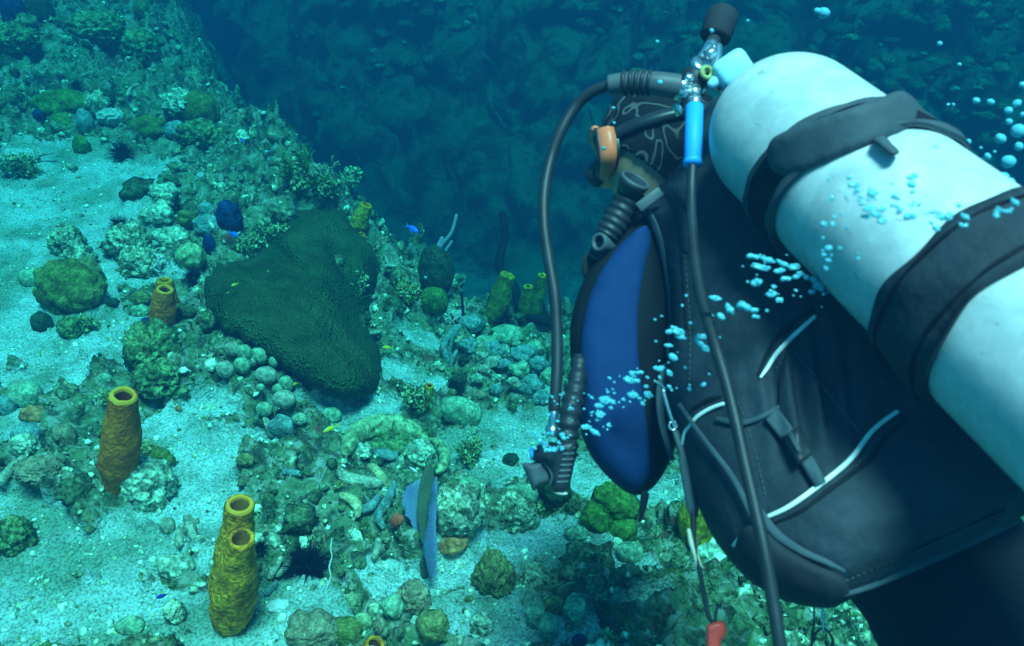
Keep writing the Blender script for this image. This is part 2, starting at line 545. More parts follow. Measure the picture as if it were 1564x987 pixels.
def reef_material(name, far=False):
    m = bpy.data.materials.new(name); m.use_nodes = True
    N, L = m.node_tree.nodes, m.node_tree.links
    b = N['Principled BSDF']; b.inputs['Roughness'].default_value = .95; b.inputs['Specular IOR Level'].default_value = .1
    tc = N.new('ShaderNodeTexCoord'); co = tc.outputs['Object']
    def noise(s, d=6, dist=0.0, off=0):
        t = N.new('ShaderNodeTexNoise'); t.inputs['Scale'].default_value = s; t.inputs['Detail'].default_value = d; t.inputs['Distortion'].default_value = dist
        if off:
            mp = N.new('ShaderNodeMapping'); mp.inputs['Location'].default_value = (off, off, off); L.new(co, mp.inputs[0]); L.new(mp.outputs[0], t.inputs['Vector'])
        else: L.new(co, t.inputs['Vector'])
        return t.outputs[0]
    def ramp(src, items):
        r = N.new('ShaderNodeValToRGB'); e = r.color_ramp.elements
        e[0].position, e[0].color = items[0][0], (*items[0][1], 1); e[1].position, e[1].color = items[-1][0], (*items[-1][1], 1)
        for p, c in items[1:-1]: q = e.new(p); q.color = (*c, 1)
        L.new(src, r.inputs[0]); return r.outputs[0]
    def mix(f, a, c, mode='MIX'):
        x = N.new('ShaderNodeMixRGB'); x.blend_type = mode
        for s, v in zip(x.inputs, (f, a, c)):
            if isinstance(v, (int, float)): s.default_value = v
            elif isinstance(v, tuple): s.default_value = (*v, 1)
            else: L.new(v, s)
        return x.outputs[0]
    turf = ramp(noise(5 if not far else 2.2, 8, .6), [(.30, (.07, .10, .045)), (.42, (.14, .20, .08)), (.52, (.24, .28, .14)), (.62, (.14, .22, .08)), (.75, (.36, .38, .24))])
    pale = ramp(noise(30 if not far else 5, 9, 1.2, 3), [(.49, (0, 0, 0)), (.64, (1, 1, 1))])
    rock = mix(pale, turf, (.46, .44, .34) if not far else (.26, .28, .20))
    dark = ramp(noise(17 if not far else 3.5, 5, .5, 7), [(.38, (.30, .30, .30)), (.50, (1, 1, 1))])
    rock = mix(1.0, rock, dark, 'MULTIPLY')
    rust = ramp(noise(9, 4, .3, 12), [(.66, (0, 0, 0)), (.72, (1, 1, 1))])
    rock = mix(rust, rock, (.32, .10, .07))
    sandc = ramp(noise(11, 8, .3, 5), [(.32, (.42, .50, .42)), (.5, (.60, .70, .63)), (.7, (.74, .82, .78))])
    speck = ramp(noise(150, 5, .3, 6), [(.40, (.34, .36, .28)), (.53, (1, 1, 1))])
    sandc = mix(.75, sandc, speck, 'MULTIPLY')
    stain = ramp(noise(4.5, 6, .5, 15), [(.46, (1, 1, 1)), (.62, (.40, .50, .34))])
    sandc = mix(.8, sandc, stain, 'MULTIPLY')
    if far: sandc = mix(1.0, sandc, (.45, .45, .45), 'MULTIPLY'); rock = mix(1.0, rock, (.62, .62, .62), 'MULTIPLY')      # shade on the far wall and channel bed is put into their colour
    at = N.new('ShaderNodeAttribute'); at.attribute_name = 'sand'
    n2 = noise(55, 4, 0, 9)
    ad = N.new('ShaderNodeMath'); ad.operation = 'MULTIPLY_ADD'; ad.inputs[1].default_value = 1.1; L.new(n2, ad.inputs[0])
    sb = N.new('ShaderNodeMath'); sb.operation = 'SUBTRACT'; sb.inputs[1].default_value = .55; L.new(at.outputs['Fac'], sb.inputs[0]); L.new(sb.outputs[0], ad.inputs[2])
    mr = N.new('ShaderNodeMapRange'); mr.inputs[1].default_value = .30; mr.inputs[2].default_value = .52; L.new(ad.outputs[0], mr.inputs[0])
    c = mix(mr.outputs[0], rock, sandc)
    L.new(c, b.inputs['Base Color'])
    bp = N.new('ShaderNodeBump'); bp.inputs['Strength'].default_value = 1.0; bp.inputs['Distance'].default_value = .012 if not far else .03
    hh = N.new('ShaderNodeMath'); hh.operation = 'ADD'; L.new(noise(90 if not far else 20, 8, 0, 2), hh.inputs[0]); L.new(noise(24 if not far else 6, 5, .5, 4), hh.inputs[1])
    L.new(hh.outputs[0], bp.inputs['Height']); L.new(bp.outputs[0], b.inputs['Normal'])
    return m
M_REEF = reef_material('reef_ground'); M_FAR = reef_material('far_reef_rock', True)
seabed, SV, SQ = grid_mesh('seabed', GX + ox, GY + oy, GZ, GS > -1.1, {'sand': GM}, M_REEF)
tag(seabed, 'rugged coral reef slope with pale sand pockets', kind='structure')
BV = BVHTree.FromPolygons(SV.tolist(), SQ.tolist())
def ground(px, py):
    h = BV.ray_cast(Vector((0, 0, 0)), Vector(ray(px, py)).normalized())
    return np.array(h[0]) if h[0] is not None else plane_hit(px, py)
def depth(p): return float(np.dot(p, FWD))
def drop(x, y):
    h = BV.ray_cast(Vector((x, y, 1)), Vector((0, 0, -1)))
    return h

# far side of the canyon: sandy floor and the reef wall that rises behind it
WALL = np.array([(-11, 9.8), (-6, 9.6), (-3, 8.6), (-1.3, 7.7), (0, 7.1), (2, 6.3), (4, 5.4), (6, 4.8), (11, 4.2)])
fx = np.arange(-9.5, 9.5, .036); fy = np.arange(2.6, 13.6, .036)
FX, FY = np.meshgrid(fx, fy)
def far_surface(x, y):
    z0 = x * 0
    w = np.interp(x, WALL[:, 0], WALL[:, 1])
    dd = y - w + .45 * fbm(x * .7, y * .7, z0, 2, 81)
    z = FLOOR - .02 + .10 * fbm(x * .9, y * .9, z0, 2, 82)
    rise = np.clip(dd, 0, 9)
    z = z + np.minimum(rise * 1.25, 4.2)
    def lumps(f, seed, keep=.6):
        wx = x + .15 * vnoise(x * 2, y * 2, z0, seed + 1); wy = y + .15 * vnoise(x * 2, y * 2, z0 + 4, seed + 2)
        d, r = worley(wx * f, wy * f, seed)
        return np.sqrt(np.clip(1 - (d / .65) ** 2, 0, 1)) * (.3 + .7 * r) * (r > 1 - keep)
    k = sstep(-.5, .4, dd)
    z = z + k * (.42 * fbm(x * .9, y * .9, z0, 3, 84) + .34 * lumps(1.1, 85, .6) + .22 * lumps(2.4, 86, .6) + .12 * lumps(5.5, 87, .6) + .06 * lumps(11, 88, .6) + .05 * fbm(x * 9, y * 9, z0, 2, 89))
    z = z + (1 - k) * (.05 * lumps(1.6, 91, .25) + .02 * fbm(x * 6, y * 6, z0, 2, 92))
    return z, 1 - k
FZ, FK = far_surface(FX, FY)
fox = .16 * vnoise(FX * 2, FY * 2, FZ * 3, 93) * (1 - FK); foy = .22 * vnoise(FX * 2, FY * 2, FZ * 3, 94) * (1 - FK) + .07 * vnoise(FX * 6, FY * 6, FZ * 6, 95) * (1 - FK)
fs = edge_s(FX, FY)
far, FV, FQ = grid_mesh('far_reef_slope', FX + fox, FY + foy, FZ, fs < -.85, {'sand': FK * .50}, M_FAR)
tag(far, 'dim blue reef wall and sandy channel beyond the drop-off', kind='structure')
# ------------------------------------------------------------------ reef materials
M = {}
M['sponge'] = mk('sponge_orange', [(.72, .13, .006), (.90, .19, .01), (.98, .26, .015)], 16, .85, 'noise', 95, 1.0, .008, speck=0.3)
M['sponge_rim'] = mk('sponge_rim', [(.95, .32, .02), (1.0, .44, .03)], 20, .8, 'noise', 80, .4, .003)
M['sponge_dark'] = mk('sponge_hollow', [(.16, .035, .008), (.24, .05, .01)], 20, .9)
M['sponge_green'] = mk('sponge_yellow_green', [(.22, .18, .01), (.45, .32, .02), (.65, .42, .03)], 22, .85, 'noise', 60, .8, .006, speck=0.6)
M['sponge_yellow'] = mk('sponge_yellow', [(.70, .22, .008), (.95, .34, .012), (1.0, .46, .02)], 22, .85, 'noise', 95, 1.0, .009, speck=0.55)
M['sponge_tan'] = mk('sponge_inner_tan', [(.38, .14, .02), (.50, .20, .03)], 20, .9)
M['sponge_dull'] = mk('sponge_dull_green', [(.06, .10, .012), (.14, .17, .02), (.26, .24, .03)], 22, .85, 'noise', 60, .8, .006, speck=.5)
M['star'] = mk('great_star_coral', [(.04, .085, .026), (.07, .13, .036), (.12, .185, .06)], 6.5, .9, 'polyp', 72, 1.0, .012, speck=0.15, pmin=.3)
M['green'] = mk('lumpy_green_coral', [(0.084, 0.18, 0.03), (0.144, 0.27, 0.048), (0.204, 0.345, 0.072)], 9, .9, 'polyp', 110, .6, .003, speck=0.55)
M['olive'] = mk('olive_coral', [(.14, .16, .03), (.22, .24, .05), (.34, .34, .09)], 9, .9, 'polyp', 130, .6, .003, speck=0.55)
M['brain'] = mk('brain_coral', [(0.351, 0.421, 0.194), (0.527, 0.58, 0.276)], 9, .9, 'brain', 8.5, .8, .004, speck=0.55)
M['brainp'] = mk('pale_brain_coral', [(0.442, 0.52, 0.39), (0.715, 0.78, 0.65)], 9, .9, 'brain', 13, 1.0, .005)
M['dome'] = mk('grey_green_dome', [(0.315, 0.483, 0.268), (0.473, 0.655, 0.394)], 8, .9, 'polyp', 150, .5, .002, speck=0.55)
M['domeb'] = mk('blue_grey_dome', [(0.195, 0.33, 0.285), (0.33, 0.48, 0.42)], 8, .9, 'polyp', 150, .6, .003, speck=0.55)
M['tan'] = mk('tan_coral', [(.34, .26, .14), (.48, .38, .22)], 10, .9, 'polyp', 140, .6, .003, speck=0.55)
M['brown'] = mk('brown_coral', [(0.234, 0.215, 0.07), (0.374, 0.358, 0.117)], 10, .9, 'polyp', 120, .6, .003, speck=0.55)
M['darkgreen'] = mk('dark_green_coral', [(.03, .07, .035), (.06, .11, .05)], 6, .9, 'polyp', 120, .7, .003, speck=0.55)
M['finger'] = mk('finger_coral', [(0.435, 0.435, 0.275), (0.638, 0.609, 0.42)], 9, .9, 'polyp', 190, .5, .002, speck=0.55)
M['fingery'] = mk('yellowish_finger_coral', [(0.624, 0.52, 0.234), (0.754, 0.65, 0.325)], 9, .9, 'polyp', 190, .5, .002, speck=0.55)
M['rock'] = mk('reef_rock', [(0.126, 0.154, 0.076), (0.302, 0.339, 0.189), (0.58, 0.647, 0.416), (0.176, 0.231, 0.101)], 14, .95, 'noise', 50, 1.0, .012, distort=1.0, speck=0.9)
M['palerock'] = mk('bleached_rock', [(0.31, 0.366, 0.207), (0.517, 0.594, 0.393), (0.704, 0.822, 0.58)], 12, .95, 'noise', 55, 1.0, .010, distort=1.0, speck=0.8)
M['turfrock'] = mk('algae_rock', [(0.068, 0.125, 0.043), (0.171, 0.251, 0.086), (0.291, 0.355, 0.154)], 12, .95, 'noise', 60, 1.0, .012, distort=1.0, speck=0.9)
M['bluesp'] = mk('dark_blue_sponge', [(.010, .03, .10), (.02, .05, .17)], 14, .9, 'noise', 60, .9, .008, speck=0.55)
M['black'] = mk('urchin_black', [(.006, .008, .012), (.010, .012, .018)], 14, .6, None)
M['fan'] = mk('sea_fan_purple', [(.15, .24, .34), (.24, .27, .46), (.20, .36, .34)], 12, .9, 'polyp', 260, .8, .002)
M['fanback'] = mk('sea_fan_olive', [(.10, .12, .07), (.16, .18, .09)], 12, .9, 'polyp', 260, .8, .002)
M['rope'] = mk('rope_sponge_dark', [(.010, .011, .012), (.018, .018, .018)], 20, .95, 'noise', 90, .8, .004)
M['seawhip'] = mk('pale_sea_rod', [(.30, .36, .40), (.42, .48, .52)], 30, .95, 'polyp', 190, 1.0, .004)
M['white'] = mk('white_coral', [(.70, .68, .58), (.86, .84, .76)], 30, .9, 'noise', 120, .5, .002)
M['bush'] = mk('algae_bush', [(0.068, 0.132, 0.041), (0.216, 0.33, 0.108), (0.54, 0.627, 0.297)], 30, .95, None, attr='tint')
M['bushy'] = mk('yellow_green_bush', [(.20, .24, .06), (.40, .44, .12), (.58, .58, .26)], 30, .95, None, attr='tint')
M['red'] = mk('red_encrusting_sponge', [(.75, .06, .03), (.95, .16, .07)], 20, .9)
M['orange'] = mk('orange_encrusting_sponge', [(.60, .20, .07), (.8, .32, .12)], 20, .9, speck=0.55)
M['rubble'] = mk('rubble', [(0.05, 0.068, 0.028), (0.124, 0.165, 0.068), (0.27, 0.303, 0.158), (0.54, 0.618, 0.383), (0.787, 0.922, 0.641)], 30, .95, 'noise', 140, .8, .004, attr='tint', pos=[.1, .35, .55, .75, .95], speck=0.85)
M['turf'] = mk('turf', [(0.041, 0.083, 0.027), (0.122, 0.182, 0.054), (0.27, 0.347, 0.122), (0.567, 0.66, 0.365)], 30, .95, None, attr='tint', pos=[.1, .4, .65, .95], speck=0.55)

# ------------------------------------------------------------------ shape makers
def blob_np(n, lumps=0, lsize=.5, lh=.15, amp=.12, freq=1.4, seed=0, ridged=0, fine=0):
    v, f = ico(n)
    r = 1 + amp * fbm(v[:, 0] * freq + seed * 7.3, v[:, 1] * freq, v[:, 2] * freq, 3, seed)
    if ridged:
        r = r + ridged * (1 - 2 * np.abs(vnoise(v[:, 0] * 2.6 + seed, v[:, 1] * 2.6, v[:, 2] * 2.6, seed + 3))) * .5
        r = r + ridged * .5 * (1 - 2 * np.abs(vnoise(v[:, 0] * 6 + seed, v[:, 1] * 6, v[:, 2] * 6, seed + 4))) * .5
    if fine:
        r = r + fine * fbm(v[:, 0] * 9 + seed, v[:, 1] * 9, v[:, 2] * 9, 3, seed + 5)
    if lumps:
        rg = np.random.default_rng(seed + 100)
        k = rg.normal(size=(lumps, 3)); k /= np.linalg.norm(k, axis=1)[:, None]
        d = np.full(len(v), 9.0)
        for q, s in zip(k, rg.uniform(.7, 1.3, lumps)):
            d = np.minimum(d, np.linalg.norm(v - q, axis=1) / s)
        r = r + lh * np.sqrt(np.clip(1 - (d / lsize) ** 2, 0, 1))
    return v * r[:, None], f
def base_at(cx, cy, ry):
    return ground(cx, cy + ry * .75)
def blob(name, cx, cy, rx, ry, mat, label, cat, n=4, deep=.9, group=None, parent=None, tilt=0, dd=0, sink=.25, rot=None, **kw):
    """a rounded coral or rock: spot and half size in the photo, standing on the sea bed found there"""
    g = base_at(cx, cy, ry)
    d = min(depth(g), depth(ground(cx, cy))) + dd
    c = P(cx, cy, d)
    a, b_ = rx * d / FPX, ry * d / FPX
    v, f = blob_np(n, seed=kw.pop('seed', int(cx * 7 + cy) % 997), **kw)
    v = v.copy()
    V = v * np.array([a, (a + b_) / 2 * deep, b_ * 1.06])
    if tilt:
        t = math.radians(tilt); V = np.stack([V[:, 0] * math.cos(t) + V[:, 2] * math.sin(t), V[:, 1], -V[:, 0] * math.sin(t) + V[:, 2] * math.cos(t)], 1)
    V = V + c
    o = put(name, V, f, M[mat], parent, loc=None if parent is not None else c - np.array([0, 0, b_ * .9]))
    if parent is None: tag(o, label, cat, group)
    return o
def tube_sponge(base_px, top_px, w0, w1, mats, label, seed=1, group=None, rim=.36, kind='tube_sponge', amp=.06, lean=0.0, bulge=.12, hole=.64):
    gb = ground(*base_px)
    d = depth(gb)
    kq = -(top_px[1] - 493.5) / FPX; yb = float(np.dot(gb, UP))
    hh = (kq * d - yb) / (math.cos(PITCH) + math.sin(PITCH) * kq)          # stands upright in the water
    top = P(top_px[0], top_px[1], d - hh * math.sin(PITCH) + lean)
    ax = top - gb; H = np.linalg.norm(ax); t = ax / H
    r0, r1 = w0 * d / FPX / 2, w1 * d / FPX / 2
    root = thing(kind, gb, label, 'sponge', group)
    prof = [(-.10 * H, r0 * .75)]
    for k in range(0, 27):
        u = k / 26
        r = r0 + (r1 - r0) * u ** 1.4
        r *= 1 + bulge * math.sin(math.pi * min(u * 1.15, 1)) - .22 * max(0, .18 - u) / .18
        prof.append((u * H * .965, r))
    nseg = 40
    V, F = lathe(gb, t, prof, nseg)
    cidx = np.arange(len(V)) // nseg
    cen = gb + t * np.array([p[0] for p in prof])[cidx][:, None]
    out = V - cen
    f1 = 1 / max(r0, .01)
    nz = amp * fbm(V[:, 0] * f1 * 1.3 + seed, V[:, 1] * f1 * 1.3, V[:, 2] * f1 * .9, 2, seed) + amp * .9 * fbm(V[:, 0] * f1 * 4, V[:, 1] * f1 * 4, V[:, 2] * f1 * 3, 3, seed + 8)
    ph = vnoise(V[:, 2] * f1 * .5 + seed, V[:, 2] * 0, V[:, 2] * 0, seed + 20) * r0 * .25
    V = cen + out * (1 + nz)[:, None] + np.outer(ph * np.clip((cidx - 1) / 26, 0, 1) * (1 - np.clip((cidx - 1) / 26, 0, 1)) * 4, RIGHT)
    put('sponge_body', V, F, M[mats[0]], root)
    e = H * .965; rr = prof[-1][1]
    rp = [(e - rr * .05, rr * 1.0), (e + rr * .08, rr * .93), (e + rr * .16, rr * .86), (e + rr * .18, rr * .79), (e + rr * .15, rr * (hole + .05)), (e + rr * .08, rr * hole), (e - rr * .2, rr * (hole - .03))][:]
    V, F = lathe(gb, t, rp, nseg); V = V + (fbm(V[:, 0] * f1 * 2, V[:, 1] * f1 * 2, V[:, 2] * f1 * 2, 2, seed) * rr * .06)[:, None]
    put('rim', V, F, M[mats[1]], root)
    rp = [(e - rr * .05, rr * (hole + .01)), (e - rr * .8, rr * .55), (e - rr * 2.0, rr * .4), (e - rr * 2.5, rr * .05)]
    V, F = lathe(gb, t, rp, 24)
    put('hollow', V, F, M[mats[2]], root)
    return root
def finger(name, pts, w, mat, label, cat='coral', group=None, dd=(0, 0), parent=None, seed=0, bump=.10, lay=False, sides=18):
    """sausage-like finger; pts in photo pixels, first point on the ground"""
    g = ground(*pts[0]); d0 = depth(g)
    n = len(pts)
    W = [P(p[0], p[1], d0 + dd[0] + (dd[1] - dd[0]) * i / max(n - 1, 1)) for i, p in enumerate(pts)]
    if lay: W = [P(p[0], p[1], min(d0 + .02, depth(ground(*p))) - .008 * d0) for p in pts]
    W = catmull(W, 5)
    ws = w if not np.isscalar(w) else [w] * n
    rr = [float(np.interp(i / (len(W) - 1), np.linspace(0, 1, len(ws)), ws)) * d0 / FPX / 2 for i in range(len(W))]
    pth, rr = rounded(W, rr, 5)
    V, F = tube(pth, rr, sides)
    f1 = 1 / (ws[0] * d0 / FPX)
    cen = np.repeat(np.array(pth), sides, 0)
    nz = 1 + bump * fbm(V[:, 0] * f1 * 1.6 + seed, V[:, 1] * f1 * 1.6, V[:, 2] * f1 * 1.6, 2, seed + int(pts[0][0]))
    V = cen + (V - cen) * nz[:, None]
    o = put(name, V, F, M[mat], parent, loc=None if parent is not None else g)
    if parent is None: tag(o, label, cat, group)
    return o
def urchin(cx, cy, r, label, n=260, long=2.4, group=None, mat='black', dd=0, seed=0):
    g = base_at(cx, cy, r * .3); d = min(depth(g), depth(ground(cx, cy))) + dd
    R = r * d / FPX
    d = d - R * .45
    c = P(cx, cy, d) + np.array([0, -.0, 0])
    root = thing('sea_urchin', g, label, 'sea urchin', group)
    v, f = ico(3)
    put('test', v * np.array([1, 1, .75]) * R * .36 + c, f, M[mat], root)
    rg = np.random.default_rng(seed + int(cx))
    V, F = [], []
    for k in range(n):
        a = rg.normal(size=3); a /= np.linalg.norm(a)
        if a[2] < -.5: a[2] = -a[2]
        L = R * rg.uniform(.75, 1.15)
        t, u, w = frame(a)
        w0 = R * .018 + .0004
        p0 = c + a * R * .3; p1 = c + a * L + rg.normal(size=3) * R * .03
        i = len(V)
        for q in range(3):
            th = q * 2.094; V.append(p0 + w0 * (u * math.cos(th) + w * math.sin(th)))
        V.append(p1)
        F += [[i, i + 1, i + 3], [i + 1, i + 2, i + 3], [i + 2, i, i + 3]]
    o = put('spines', V, F, M[mat], root, smooth=False); o['kind'] = 'stuff'
    return root
def branches(base, h, r, n, seed, spread=.5, depthn=4, up=(0, 0, 1.0), taper=.8):
    """forked stalks as one set of tubes"""
    rg = random.Random(seed)
    parts = []
    def grow(p, dirv, L, rad, k):
        q = p + dirv * L
        m = (p + q) / 2 + np.array([rg.uniform(-1, 1) for _ in range(3)]) * L * .12
        pth, rr = rounded([p, m, q], [rad, rad * .95, rad * .85], 3)
        parts.append(tube(pth, rr, 7))
        if k <= 0: return
        for _ in range(rg.choice([2, 2, 3])):
            dv = dirv + np.array([rg.uniform(-1, 1) for _ in range(3)]) * spread
            dv[2] = abs(dv[2]) * .8 + .2 if rg.random() < .7 else dv[2]
            dv /= np.linalg.norm(dv)
            grow(q, dv, L * rg.uniform(.6, .95), rad * taper, k - 1)
    for _ in range(n):
        dv = np.array(up) + np.array([rg.uniform(-1, 1) for _ in range(3)]) * spread
        dv /= np.linalg.norm(dv)
        grow(np.asarray(base) + np.array([rg.uniform(-1, 1), rg.uniform(-1, 1), 0]) * r * 2, dv, h, r, depthn)
    return join(parts)
def branching(name, cx, cy, size, thick, mat, label, seed=1, n=3, k=3, spread=.55, cat='coral', group=None, up=(0, 0, 1)):
    g = ground(cx, cy); d = depth(g)
    V, F = branches(g, size * d / FPX, thick * d / FPX, n, seed, spread, k, up)
    o = put(name, V, F, M[mat], None, g)
    return tag(o, label, cat, group)
def leafy(cx, cy, rx, ry, n, seed, leaf=.012, d=None, flat=.8):
    """many small crinkled blades filling a clump; returns V, F, tint"""
    rg = np.random.default_rng(seed)
    if d is None: d = depth(base_at(cx, cy, ry))
    c = P(cx, cy, d); a, b_ = rx * d / FPX, ry * d / FPX
    V, F, T = [], [], []
    # a few clump centres so the outline stays uneven
    cc = rg.normal(size=(9, 3)); cc /= np.linalg.norm(cc, axis=1)[:, None]; cc *= rg.uniform(.3, .85, 9)[:, None]
    for k in range(n):
        q = cc[rg.integers(9)] + rg.normal(size=3) * .22
        p = c + q * np.array([a, (a + b_) / 2, b_])
        u = rg.normal(size=3); u /= np.linalg.norm(u); w = np.cross(u, rg.normal(size=3)); w /= np.linalg.norm(w)
        s = leaf * rg.uniform(.5, 1.3); tt = float(np.clip(rg.normal(.5, .22) + .15 * q[2], 0, 1))
        i = len(V)
        V += [p, p + u * s * .5 + w * s * .3, p + u * s, p + u * s * .5 - w * s * .3 + np.cross(u, w) * s * .2]
        F += [[i, i + 1, i + 2, i + 3]]; T += [tt] * 4
    return V, F, T
def bush(cx, cy, rx, ry, label, n=900, seed=1, leaf=.012, mat='bush', group=None, cat='algae', name='algae_clump'):
    g = base_at(cx, cy, ry)
    V, F, T = leafy(cx, cy, rx, ry, n, seed, leaf, depth(g))
    # wiry stems inside the clump
    V2, F2 = branches(g, ry * .6 * depth(g) / FPX, .0022, 5, seed, .8, 2)
    Vj, Fj = join([(V, F), (V2, F2)])
    o = put(name, Vj, Fj, M[mat], None, g, smooth=False, attrs={'tint': T + [.35] * len(V2)})
    return tag(o, label, cat, group)

# ------------------------------------------------------------------ the big star coral
PL = [(312, 440), (325, 412), (352, 400), (385, 392), (402, 372), (418, 350), (446, 326), (475, 312), (502, 309), (528, 322), (548, 350), (572, 382), (584, 412), (584, 440), (574, 462),
      (561, 482), (565, 505), (576, 528), (582, 552), (582, 575), (570, 598), (545, 609), (515, 609), (492, 600), (474, 590), (448, 574), (418, 556), (388, 536), (360, 518), (336, 500), (318, 474)]
gb = ground(515, 606); db = depth(gb)
_A = np.array([[q[0], q[1], 1.0] for q in PL]); _B = np.array([depth(plane_hit(*q)) for q in PL])
_pl = np.linalg.lstsq(_A, _B, rcond=None)[0]
def dstar(x, y):
    dq = _pl[0] * x + _pl[1] * y + _pl[2] - .07 - .08 * math.exp(-((x - 562) / 22) ** 2 - ((y - 405) / 40) ** 2)
    dx, dy = (x - 565) / 46, (y - 455) / 46
    return dq + .16 * math.exp(-(dx * dx + dy * dy)) + .07 * math.exp(-(((x - 520 - (y - 400) * .35) / 13) ** 2) - ((y - 405) / 60) ** 2) + .09 * math.exp(-(((x - 440 - (y - 400) * .9) / 16) ** 2) - ((y - 385) / 45) ** 2)
_rg = random.Random(4)
PL2 = [(p[0] + _rg.uniform(-1.6, 1.6), p[1] + _rg.uniform(-1.6, 1.6)) for p in catmull([np.array(p, float) for p in PL], 4, True)]
V, F = pillow(PL2, dstar, .36, rpx=125, step=3.2, noise=.045, nfreq=5.5, seed=4)
nrm = FWD * -1
V = V + np.outer(.010 * fbm(V[:, 0] * 14, V[:, 1] * 14, V[:, 2] * 14, 2, 6), np.array([0, -.3, 1]))
star = put('star_coral', V, F, M['star'], None, gb)
tag(star, 'huge dark green star coral mound with fine bumpy polyps, largest coral on the reef', 'coral')

# ------------------------------------------------------------------ tube sponges
SD_ = ('sponge_dull', 'sponge_green', 'sponge_dark'); S3 = ('sponge', 'sponge_rim', 'sponge_dark'); SY = ('sponge_yellow', 'sponge_yellow', 'sponge_dark'); SG = ('sponge_green', 'sponge_yellow', 'sponge_dark')
SPG = 'orange tube sponges standing on the reef'
tube_sponge((180, 728), (189, 600), 56, 38, S3, 'tall single orange brown tube sponge with round opening beside a dark hole', 1, SPG, bulge=.10)
tube_sponge((350, 925), (367, 765), 60, 38, ('sponge_yellow', 'sponge_rim', 'sponge_tan'), 'taller back one of the two yellow tube sponges pressed together near the urchin', 2, SPG, amp=.08)
tube_sponge((352, 950), (369, 818), 62, 36, ('sponge_yellow', 'sponge_yellow', 'sponge_tan'), 'shorter front one of the two yellow tube sponges pressed together near the urchin', 3, SPG, amp=.09, lean=-.05)
tube_sponge((247, 500), (252, 440), 38, 24, S3, 'small orange tube sponge left of the big star coral', 4, SPG)
tube_sponge((254, 480), (251, 427), 38, 24, ('sponge', 'sponge_yellow', 'sponge_dark'), 'squat sponge just behind the small orange tube sponge', 5, SPG, lean=.03)
tube_sponge((560, 1010), (573, 983), 34, 30, ('sponge', 'sponge_yellow', 'sponge_dark'), 'sponge opening cut off by the bottom edge of the photo', 6, SPG)
tube_sponge((545, 350), (560, 312), 26, 19, SG, 'taller yellow green sponge on the upper tip of the star coral', 7, 'yellow green sponges at the drop-off', lean=.02)
tube_sponge((540, 350), (545, 330), 20, 14, SG, 'short yellow green sponge leaning on its taller neighbour above the star coral', 8, 'yellow green sponges at the drop-off')
tube_sponge((552, 366), (552, 357), 12, 11, SY, 'tiny yellow sponge cup behind the star coral', 9, 'yellow green sponges at the drop-off')
tube_sponge((750, 492), (776, 418), 34, 24, SD_, 'leaning yellow green sponge behind the dark rope sponge', 10, 'yellow green sponges at the drop-off', lean=.05, hole=.4)
tube_sponge((800, 490), (807, 436), 26, 15, SD_, 'dark green tapered sponge with a yellow tip', 11, 'yellow green sponges at the drop-off', hole=.4)
tube_sponge((812, 490), (829, 418), 26, 14, SD_, 'narrow dark green sponge right beside the hanging hose', 12, 'yellow green sponges at the drop-off', hole=.4)
tube_sponge((650, 614), (656, 588), 17, 13, SG, 'little green tube sponge standing in turf right of the star coral', 13, None)
tube_sponge((645, 626), (644, 614), 14, 11, SG, 'tiny green sponge cup in front of the little tube sponge', 14, None)
tube_sponge((660, 975), (588, 955), 8, 8, SY, 'tiny yellow sponge ring near the bottom edge', 15, None) if False else None

# ------------------------------------------------------------------ rope sponges, rods
finger('rope_sponge', [(838, 492), (815, 484), (796, 470), (788, 445), (780, 428), (764, 412), (764, 390), (770, 370), (771, 350), (768, 328)], [18, 20, 18, 15, 14, 13, 14, 11, 11, 13], 'rope', 'long dark twisted rope sponge rising over the blue canyon', 'sponge', seed=3)
finger('rope_sponge', [(838, 490), (832, 478), (828, 465)], [12, 10, 7], 'rope', 'short dark rope stub beside the hanging hose', 'sponge', seed=4)
finger('rope_sponge', [(708, 492), (707, 475), (705, 448)], [5, 4.5, 4.5], 'rope', 'thin short dark rod behind the reef edge', 'sponge', seed=5)
# ------------------------------------------------------------------ dome with rods at the edge
gd = ground(662, 470); dd_ = depth(gd)
def at_d(o_px, d): return P(o_px[0], o_px[1], d)
v, f = blob_np(5, lumps=0, amp=.10, freq=1.6, seed=8, fine=.03)
V = v * np.array([27 * dd_ / FPX, 25 * dd_ / FPX, 44 * dd_ / FPX]) + P(666, 415, dd_)
tag(put('dome_coral', V, f, M['darkgreen'], None, gd), 'tall dark dome coral with pale rods growing from its top', 'coral')
for k, (pts, w, lab) in enumerate([([(668, 386), (676, 372), (688, 358), (694, 342), (697, 329)], [7, 6, 6, 5, 5], 'tallest pale sea rod on the dark dome'),
                                   ([(667, 385), (671, 374), (675, 364)], [10, 9, 6], 'stubby pale sea rod on the left of the dome top'),
                                   ([(678, 386), (684, 378), (690, 369)], [5, 5, 4], 'short thin pale sea rod on the right of the dome top')]):
    W = catmull([P(x, y, dd_) for x, y in pts], 5)
    rr = [float(np.interp(i / (len(W) - 1), np.linspace(0, 1, len(w)), w)) * dd_ / FPX / 2 for i in range(len(W))]
    pp, rr = rounded(W, rr, 3)
    V, F = tube(pp, rr, 10)
    tag(put('sea_rod', V, F, M['seawhip'], None, W[0]), lab, 'coral', 'pale sea rods on the dark dome')
blob('coral', 663, 457, 20, 22, 'green', 'smooth green dome coral in front of the dark dome', 'coral', lumps=9, lsize=.55, lh=.10, amp=.05)

